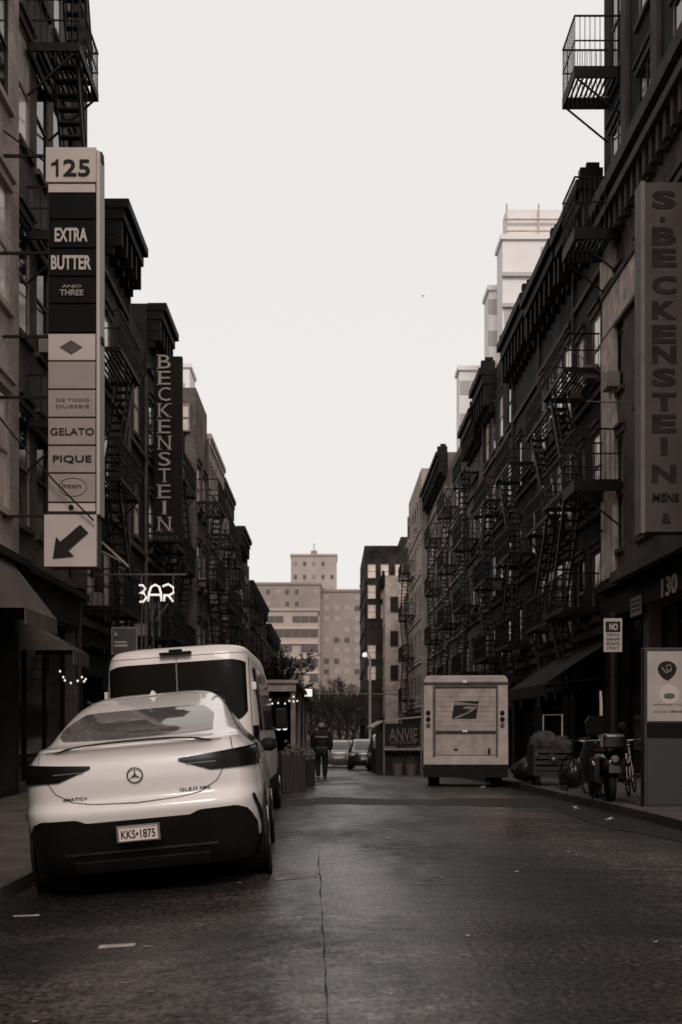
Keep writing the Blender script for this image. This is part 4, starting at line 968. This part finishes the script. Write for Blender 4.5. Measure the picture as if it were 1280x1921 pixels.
# advertising kiosk
kx = at(1245, 0, 18)[0]; s = thing('advert_kiosk', 'pavement kiosk with pale poster above a dark panel, right edge', 'kiosk', (kx, 18, road_z(4.7, 18) + .15)); zb = s.location.z; K = 122.2
def s4(px, py): return ((px - 1245) / K, 1.35 + (1360 - py) / K - zb)
cs = M('kiosk_case', .025, .5)
a = s4(1209, 1505); b = s4(1330, 1215); MB().box((a[0], 0, 0), (b[0], .22, b[1])).obj('case', cs, s, bevel=.01)
a = s4(1214, 1353); b = s4(1320, 1222); ps = MB().box((a[0], -.02, a[1]), (b[0], -.001, b[1])).obj('poster', M('poster_paper', .36, .5, .15, 2), s)  # poster in a plain pale paper colour
MB().box((a[0], -.02, s4(0, 1383)[1]), (b[0], -.001, s4(0, 1356)[1])).obj('black_strip', sgb, s)
MB().box((a[0], -.015, .04), (b[0], -.001, s4(0, 1387)[1])).obj('lower_panel', M('kiosk_lower', .03, .5, .1), s)
k = MB(); c = s4(1251, 1255); pts = []
for i in range(24):
    t = 2 * math.pi * i / 24; x = .145 * math.cos(t); z = .12 * math.sin(t) - (.06 * (1 - abs(math.cos(t))) if math.sin(t) < 0 else 0); pts.append((c[0] + x, c[1] + z))
k.prism(pts, -.026, -.0205); ho = k.obj('printed_bag', sgo, ps)
k = MB(); k.tube([(c[0] - .08, -.03, c[1] + .02), (c[0] - .02, -.03, c[1] - .06), (c[0] + .06, -.03, c[1] - .02), (c[0] + .05, -.03, c[1] + .06), (c[0] - .02, -.03, c[1] + .05), (c[0], -.03, c[1] - .02)], .012, 5); k.obj('printed_swirl', sgm, ho)
c = s4(1255, 1302)
MB().lathe((c[0], -.0205, c[1]), [(.15, 0), (.15, -.003)], 28, 'y').obj('printed_disc', M('poster_pale', .5, .5, .1), ps)
MB().prism([(c[0] + .09 * math.cos(t / 10 * math.pi * 2), c[1] - .03 + .045 * math.sin(t / 10 * math.pi * 2)) for t in range(10)], -.028, -.024).obj('printed_shape', M('poster_mid', .09, .5), ps)
lettering('SPRING VOL', .5, .03, .003, M('poster_mid', .09, .5), ps, (s4(1256, 0)[0], -.023, s4(0, 1322)[1])); lettering('GALLERY', .22, .03, .003, M('poster_mid', .09, .5), ps, (s4(1240, 0)[0], -.023, s4(0, 1335)[1])); lettering('OPEN NOW', .26, .035, .003, sgo, ps, (s4(1272, 0)[0], -.023, s4(0, 1335)[1]), bold=.02)

# scooter + pole, cart
def scooter():
    p = at(1140, 1492, 19.4); o = thing('motor_scooter', 'black motor scooter with chrome bits parked nose-in by the right kerb', 'scooter', (p[0] + .02, 19.0, road_z(4.5, 19) + .15))
    bk = M('scooter_black', .006, .25, .1, coat=.6)
    MB().lathe((0, .3, .25), [(.14, -.06), (.24, -.05), (.25, 0), (.24, .05), (.14, .06)], 28, 'x').obj('wheel', black, o, smooth=True)
    MB().lathe((0, 1.5, .25), [(.14, -.06), (.24, -.05), (.25, 0), (.24, .05), (.14, .06)], 28, 'x').obj('wheel', black, o, smooth=True)
    s_ = Shell([(.28, .08), (.4, .16), (.55, .21), (.68, .20), (.78, .15)], [(.28, .4), (.5, .12), (.6, .05), (.7, .08), (.78, .2)], [(.28, .9), (.5, 1.0), (.78, .95)], 3)
    s_.body(.28, .78, bk, o, nz=16, nt=36)
    MB().box((-.14, .1, .781), (.14, .95, .85)).obj('seat', black, o, bevel=.03)
    MB().box((-.2, -.12, .86), (.18, .2, 1.12)).obj('top_box', bk, o, bevel=.05)
    MB().box((-.3, .15, .3), (-.2, .6, .72)).obj('side_bag', M('cloth_bag', .02, .8), o, bevel=.04)
    MB().prism([(-.24, .3), (.24, .3), (.3, .7), (.2, 1.0), (-.2, 1.0), (-.3, .7)], 1.22, 1.28).obj('leg_shield', bk, o, bevel=.01)
    MB().prism([(-.16, 1.08), (.16, 1.08), (.2, 1.3), (.12, 1.42), (-.12, 1.42), (-.2, 1.3)], 1.3, 1.31).obj('windscreen', gloss, o)
    MB().tube([(-.32, 1.25, 1.0), (-.12, 1.3, 1.04), (0, 1.35, .95), (.12, 1.3, 1.04), (.32, 1.25, 1.0)], .018, 8).obj('handlebar', chrome, o)
    MB().tube([(-.1, .0, .83), (.26, .05, .93)], .02, 8).obj('grab_rail', chrome, o)
    MB().lathe((0, -.02, .7), [(.05, .04), (.07, 0), (.04, -.03)], 14, 'y').obj('tail_lamp', M('lens_dim', .15, .3), o)
    for x in (-.30, .27): MB().lathe((x, .2, .62), [(.035, .05), (.05, 0), (.02, -.05)], 12, 'y').obj('indicator', chrome, o)
    MB().tube([(.22, .05, .33), (.25, .7, .33)], [.055, .04], 12).obj('exhaust', chrome, o)
    MB().tube([(.3, 1.2, 1.03), (.38, 1.15, 1.2)], .008, 5).lathe((.4, 1.13, 1.25), [(.02, -.01), (.07, 0), (.02, .01)], 14, 'y').obj('mirror', iron, o)
    MB().tube([(-.05, .7, .3), (-.22, .65, .0)], .015, 6).obj('stand', iron, o)
    MB().box((-.09, -.005, .48), (.09, .01, .6)).obj('licence_plate', M('plate_dim', .07, .5), o)
scooter()
p = at(1128, 1395, 20.5)
s = thing('delineator_post', 'slim white upright post behind the black scooter', 'post', (p[0], 20.5, road_z(4.6, 20) + .15)); zb = s.location.z
MB().tube([(0, 0, 0), (0, 0, at(0, 1296, 20.5)[2] - zb - .25), (-.01, 0, at(0, 1296, 20.5)[2] - zb)], [.03, .028, .022], 10).obj('tube', M('white_plastic', .62, .5, .05), s); MB().lathe((0, 0, 0), [(.12, 0), (.1, .03), (.03, .06)], 16).obj('base', iron, s)
def cart():
    p = at(1040, 1470, 24); o = thing('hand_cart', 'heaped brown hand cart with pale handle on the right pavement', 'cart', (p[0], 24, road_z(4.2, 24) + .15))
    MB().box((-.42, 0, .2), (.38, .8, .3)).box((-.42, 0, .3), (-.39, .8, .85)).box((.35, 0, .3), (.38, .8, .85)).obj('tray', wood, o)
    k = MB(); [k.box((-.385, .0, .32 + i * .12), (.345, .02, .40 + i * .12)) for i in range(4)]; k.obj('slats', wood, o)
    def lump(cx, cy, cz, rx, rz, mat, nm):
        k = MB(); rw = []
        for i in range(9):
            f = math.pi * i / 8; r = []
            for j in range(18):
                t = 2 * math.pi * j / 18; q = 1 + .12 * math.sin(5 * t + i) + random.uniform(-.12, .12)
                r.append((cx + rx * q * math.sin(f) * math.cos(t), cy + .3 * q * math.sin(f) * math.sin(t), cz - rz * math.cos(f)))
            rw.append(r)
        k.grid(rw, closed=True); return k.obj(nm, mat, o, smooth=True)
    sk = M('brown_sacking', .05, .8, .4, 6, .3); bb = M('black_plastic_bag', .015, .3, .2)
    lump(-.12, .35, .88, .32, .26, sk, 'sack'); lump(.2, .3, .80, .22, .24, sk, 'sack'); lump(.05, .3, .5, .36, .26, bb, 'bag')
    MB().tube([(-.08, .8, .5), (-.08, .8, 1.46), (.32, .8, 1.47), (.32, .8, .5)], .018, 8).obj('handle', M('pale_tube', .4, .4), o)
    for x in (-.3, .28): MB().lathe((x, .1, .11), [(.04, -.03), (.11, -.03), (.11, .03), (.04, .03)], 18, 'x').obj('wheel', black, o)
    for x in (-.3, .28): MB().lathe((x, .7, .11), [(.04, -.03), (.11, -.03), (.11, .03), (.04, .03)], 18, 'x').obj('wheel', black, o)
cart()
for i, (px, Y, w) in enumerate(((962, 25.5, .3), (1075, 23.2, .28), (1092, 25, .32))):
    p = at(px, 1460, Y); k = MB(); rw = []
    for a in range(8):
        f = math.pi * a / 7; rw.append([(w * (1 + .15 * math.sin(4 * t_ / 16 * 6.28 + a) + random.uniform(-.12, .12)) * math.sin(f) * math.cos(t_ / 16 * 6.283) * (1 if a < 5 else .6), .25 * math.sin(f) * math.sin(t_ / 16 * 6.283), .02 + (.27 - .27 * math.cos(f)) * random.uniform(.9, 1.1)) for t_ in range(16)])
    k.grid(rw, closed=True); o = k.obj('trash_bag', M('black_plastic_bag', .015, .3, .2), None, smooth=True, loc=(p[0] + (.3 if i == 0 else 0), Y, road_z(4.3, Y) + .15))
    tag(o, ['black bin bag lying beside the mail truck on the pavement', 'black bin bag right in front of the heaped hand cart', 'black bin bag behind and right of the heaped hand cart'][i], 'bin bag', 'bin bags on the right pavement')

def bicycle(label, x, y, rz, lean, mat):
    o = thing('bicycle', label, 'bicycle', (x, y, road_z(4.5, y) + .15), rot=(0, lean, rz), group='bicycles on the right pavement')
    def ring(c, r_, t): return MB().tube([(c[0], c[1] + r_ * math.cos(i * math.pi / 14), c[2] + r_ * math.sin(i * math.pi / 14)) for i in range(29)], t, 6)
    for yy in (0, 1.05):
        w_ = ring((0, yy, .34), .33, .018).obj('wheel', black, o, smooth=True); k = MB()
        for i in range(10): a = i * math.pi / 5; k.bar((0, yy, .34), (0, yy + .32 * math.cos(a), .34 + .32 * math.sin(a)), .005)
        k.obj('spokes', chrome, w_)
    MB().tube([(0, 0, .34), (0, .42, .3), (0, .93, .72), (0, .33, .75), (0, .42, .3)], .018, 6).tube([(0, 0, .34), (0, .33, .75)], .012, 6).tube([(0, 1.05, .34), (0, .93, .72), (0, .9, .95)], .016, 6).obj('frame', mat, o)
    MB().box((-.07, .16, .88), (.07, .42, .94)).bar((0, .33, .75), (0, .31, .88), .025).obj('saddle', black, o, bevel=.02)
    MB().tube([(-.27, .82, .98), (-.1, .9, .98), (.1, .9, .98), (.27, .82, .98)], .014, 6).obj('handlebar', chrome, o)
bicycle('black bicycle leaning between the heaped cart and the scooter', at(1098, 0, 21.6)[0], 21.4, R(12), R(8), dkplast)
bicycle('bicycle with pale frame standing behind the black scooter', at(1165, 0, 21)[0] + .05, 20.6, R(-20), R(-7), M('pale_tube', .4, .4))
# awnings over right shops are part of buildings; add a blade sign and scaffold canopy
s = thing('shop_canopy', 'dark sloping shop canopy above the heaped hand cart', 'canopy', (7.4, 33, 0))
k = MB(); rws = []
for i in range(12): y = -3 + i * .55; rws.append([(-.02, y, 3.6), (-1.0, y, 3.0), (-1.9, y, 2.4), (-1.92, y, 2.1)])
k.grid(rws); o = k.obj('canvas', cloth_d, s, fix=False); o.modifiers.new('s', 'SOLIDIFY').thickness = .02
MB().bar((-1.9, -3, 2.38), (-.02, -3, 2.6), .03).bar((-1.9, 3, 2.38), (-.02, 3, 2.6), .03).obj('frame', iron, s)

# traffic arm, street lamp, far end
s = thing('traffic_signal', 'thin horizontal traffic signal arm spanning the far end of the street', 'signal', (5.9, 100, zl(100)))
MB().tube([(0, 0, 0), (0, 0, 5.55)], [.14, .1], 8).obj('pole', M('galvanised', .14, .6), s)
MB().tube([(0, 0, 5.45), (-3.6, 0, 5.5), (-7.2, 0, 5.55)], [.06, .05, .04], 6).obj('arm', M('galvanised', .14, .6), s)
for x in (-3.2, -6.6): MB().box((x - .17, -.1, 4.5), (x + .17, .12, 5.4)).obj('signal_head', iron, s)
s = thing('street_lamp', 'tall pale street lamp with glowing head before the black corner block', 'lamp', (3.4, 100.5, zl(100)))
MB().tube([(0, 0, 0), (0, 0, 8.6), (-.1, 0, 9.0), (-.4, 0, 9.1)], [.13, .1, .08, .06], 8).obj('pole', M('pale_pole', .35, .6), s)
MB().lathe((-.45, 0, 8.85), [(.02, -.2), (.2, -.15), (.22, .05), (.1, .2)], 12).obj('lamp_head', bulb, s)

# bare trees
def tree(label, x, y, h, spread, seed, mat, dens=1., zbase=None, leaves=0):
    rnd = random.Random(seed); o = thing('bare_tree', label, 'tree', (x, y, (zl(y) if zbase is None else zbase)), group='bare trees at the far end')
    tk = MB(); cr = MB()
    tk.tube([(0, 0, 0), (.05, 0, h * .2), (-.03, .05, h * .38)], [h * .022, h * .018, h * .014], 7)
    def br(p, d, l, r, n):
        q = p + d * l; m = p + d * l * .5 + Vector((rnd.uniform(-1, 1), rnd.uniform(-1, 1), 0)) * l * .06
        cr.tube([p, m, q], [r, r * .8, r * .6], 4 if n > 1 else 3)
        if n == 0: return
        for _ in range(rnd.choice((2, 3, 3)) if n > 1 else int(4 * dens)):
            nd = (d + Vector((rnd.uniform(-1, 1) * spread, rnd.uniform(-1, 1) * spread, rnd.uniform(-.2, .6)))).normalized()
            br(p + (q - p) * rnd.uniform(.55, 1), nd, l * rnd.uniform(.6, .8), r * .6, n - 1)
    for i in range(9):
        a = i * .7 + rnd.uniform(-.3, .3); br(Vector((-.03, .05, h * rnd.uniform(.14, .38))), Vector((math.cos(a) * .5, math.sin(a) * .5, 1)).normalized(), h * .24, h * .010, 4)
    if leaves:
        vs_ = list(cr.v)
        for _ in range(leaves):
            p = rnd.choice(vs_); s_ = rnd.uniform(.08, .2); a = rnd.uniform(0, 6.28); b = rnd.uniform(-1, 1)
            cr.poly([(p[0], p[1], p[2]), (p[0] + s_ * math.cos(a), p[1] + s_ * math.sin(a), p[2] + s_ * b * .5), (p[0] + s_ * math.cos(a + 1), p[1] + s_ * math.sin(a + 1), p[2] + s_ * b)])
    tk.obj('trunk', mat, o); cr.obj('crown', mat, o, fix=False)
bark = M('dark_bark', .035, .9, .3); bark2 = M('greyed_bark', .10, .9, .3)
tl = ['leftmost bare street tree at the far end of the street', 'bushy bare tree beyond the walking person', 'bare tree in the middle of the far end', 'bare tree just left of the black corner block', 'small bare tree before the tan apartment blocks', 'faint bare tree standing against the light balcony block', 'faint bare tree standing against the bright windowed block']
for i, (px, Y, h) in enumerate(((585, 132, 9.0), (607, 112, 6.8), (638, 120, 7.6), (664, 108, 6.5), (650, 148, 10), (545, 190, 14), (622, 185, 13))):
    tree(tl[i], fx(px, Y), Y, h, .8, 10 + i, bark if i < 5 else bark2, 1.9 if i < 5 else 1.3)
tree('dark leafy street tree on the left pavement past the shed', -4.4, 82, 9.5, .7, 33, bark, 1.2, leaves=9000)
tree('second dark leafy street tree further along the left pavement', -4.2, 100, 9.0, .7, 34, bark, 1.2, leaves=9000)

rnd = random.Random(3); k = MB()
for i in range(5200):
    x, y, z = rnd.uniform(-9, 9), rnd.uniform(152, 172), -1.8 + 6.2 * rnd.random() ** .9; l = rnd.uniform(.4, 1.5); a = rnd.uniform(0, 6.28)
    k.bar((x, y, z), (x + l * .5 * math.cos(a), y + l * .5 * math.sin(a), z + l * rnd.uniform(.3, 1)), rnd.uniform(.02, .07))
tag(k.obj('bare_thicket', bark, fix=False), 'dense tangle of bare branches in the park beyond the street end', 'thicket', kind='stuff')
# bird
s = MB(); s.poly([(-.25, 0, .06), (0, 0, 0), (0, .12, .02)]); s.poly([(.25, 0, .08), (0, 0, 0), (0, .12, .02)]); s.tube([(0, -.1, 0), (0, .05, .01), (0, .2, 0)], [.02, .05, .01], 6)
tag(s.obj('bird', M('bird_grey', .25, .8), loc=at(794, 555, 80)), 'tiny bird flying high in the empty sky', 'bird')

# paint marks, road seam and litter
pm_ = M('worn_road_paint', .36, .7, .3, 8)
def road_patch(pts, name, mat, label, cat, off=.004, group=None):
    k = MB(); k.poly([(x, y, road_z(x, y) + off) for x, y in pts]); return tag(k.obj(name, mat, None, fix=True), label, cat, group, 'structure')
def gpx(px, py):
    Y = 6.5
    for _ in range(30): 
        X = (px - 620) / 2200 * Y; Y = (1.35 - road_z(X, Y)) * 2200 / (py - 1360)
    return ((px - 620) / 2200 * Y, Y)
road_patch([gpx(183, 1781), gpx(253, 1776), gpx(255, 1770), gpx(188, 1774)], 'road_marking', pm_, 'short bright paint dash on the asphalt behind the SUV', 'marking')
road_patch([gpx(24, 1721), gpx(74, 1719), gpx(74, 1716), gpx(26, 1718)], 'road_marking', pm_, 'thin paint dash near the left kerb behind the SUV', 'marking')
road_patch([gpx(516, 1653), gpx(596, 1646), gpx(596, 1641), gpx(516, 1647)], 'road_marking', M('faded_paint', .16, .7, .4, 8), 'faded paint line right of the SUV', 'marking')
pts = [gpx(598 + 1.2 * math.sin(py / 9) + (py - 1600) * .055 + random.uniform(-.8, .8), py) for py in range(1590, 1990, 14)]
k = MB(); A = []; B = []
for i, (x, y) in enumerate(pts):
    w = random.choice((.0015, .003, .005, .008)); A.append((x - w, y, road_z(x, y) + .004)); B.append((x + w, y, road_z(x, y) + .004))
k.grid([A, B]); tag(k.obj('road_seam', M('tar_seam', .008, .6)), 'dark crooked seam running along the asphalt', 'seam', kind='structure')
pt = M('dark_band_asphalt', .022, .6, .3, 20, .4)
k = MB(); A = []; B = []
for i in range(24):
    x = -.9 + i * .24; y0_ = 19.9 - .5 * (i / 24) ** 2 + random.uniform(-.12, .12); y1_ = y0_ + 1.7 + .3 * math.sin(i * .5) + 2.2 * max(0, i / 24 - .5)
    if x > kerbR(y0_) - .05: break
    A.append((x, y0_, road_z(x, y0_) + .004)); B.append((x, y1_, road_z(x, y1_) + .004))
k.grid([A, B]); tag(k.obj('asphalt_band', pt), 'dark band crossing the street before the mail truck', 'patch', kind='structure')  # band coloured darker than the road around it
k = MB(); A = []; B = []
for i in range(22):
    y = 12.5 + i * .45; w_ = .9 * math.sin(math.pi * (i + .5) / 22) + random.uniform(-.06, .06); A.append((kerbR(y) - .02, y, road_z(kerbR(y) - .02, y) + .007)); B.append((kerbR(y) - .05 - w_, y, road_z(kerbR(y) - .05 - w_, y) + .007))
k.grid([A, B]); tag(k.obj('dark_gutter', M('gutter_asphalt', .018, .6, .3, 12, .3)), 'dark strip of asphalt along the right kerb', 'gutter', kind='structure')  # strip in a darker asphalt tone beside the kerb
lm = M('litter_paper', .45, .8, .3, 9)
k = MB()
rnd = random.Random(5)
for i in range(90):
    X, Y = rnd.uniform(-1.5, 4.4), rnd.uniform(5, 22); s_ = rnd.uniform(.006, .02) * (1 + Y / 18); a = rnd.uniform(0, 3)
    k.poly([(X + s_ * math.cos(a + q) * rnd.uniform(.6, 1.4), Y + s_ * math.sin(a + q) * rnd.uniform(.6, 1.4), road_z(X, Y) + .006 + .004 * (q > 3)) for q in (0, 1.4, 3.1, 4.5)])
tag(k.obj('litter', lm), 'tiny scraps of pale litter scattered on the asphalt', 'litter', kind='stuff')
ll = ['crumpled paper scrap at the right kerb near the scooter', 'crumpled paper scrap beside the foot of the kiosk', 'crumpled paper scrap on the road under the mail truck corner', 'small paper scrap in the right gutter']
for i, (px, py, Y) in enumerate(((1078, 1501, 19.5), (1206, 1492, 18.6), (905, 1468, 25.5), (1145, 1528, 17.2))):
    p = at(px, py, Y); k = MB(); rr = random.Random(i)
    for f in range(14):
        c = [rr.uniform(-.06, .06), rr.uniform(-.05, .05), rr.uniform(0, .05)]; k.poly([(c[0] + rr.uniform(-.04, .04), c[1] + rr.uniform(-.04, .04), max(.004, c[2] + rr.uniform(-.02, .02))) for _ in range(3)])
    zz = road_z(min(p[0], kerbR(Y)), Y) + (.155 if p[0] > kerbR(Y) else .005)
    tag(k.obj('paper_scrap', lm, None, loc=(p[0], Y, zz), fix=False), ll[i], 'litter', 'paper scraps')
# wires across the right
for i, (a, b) in enumerate((((1100, 752, 30.5), (1204, 750, 22.3)), ((1030, 620, 38), (1130, 700, 30)))):
    o = MB().tube([at(*a), [(p + q) / 2 - (.05 if j == 2 else 0) for j, (p, q) in enumerate(zip(at(*a), at(*b)))], at(*b)], .015, 5).obj('cable', iron); tag(o, ['thin cable running to the big brown vertical sign', 'thin cable slung between fire escapes on the right'][i], 'cable')
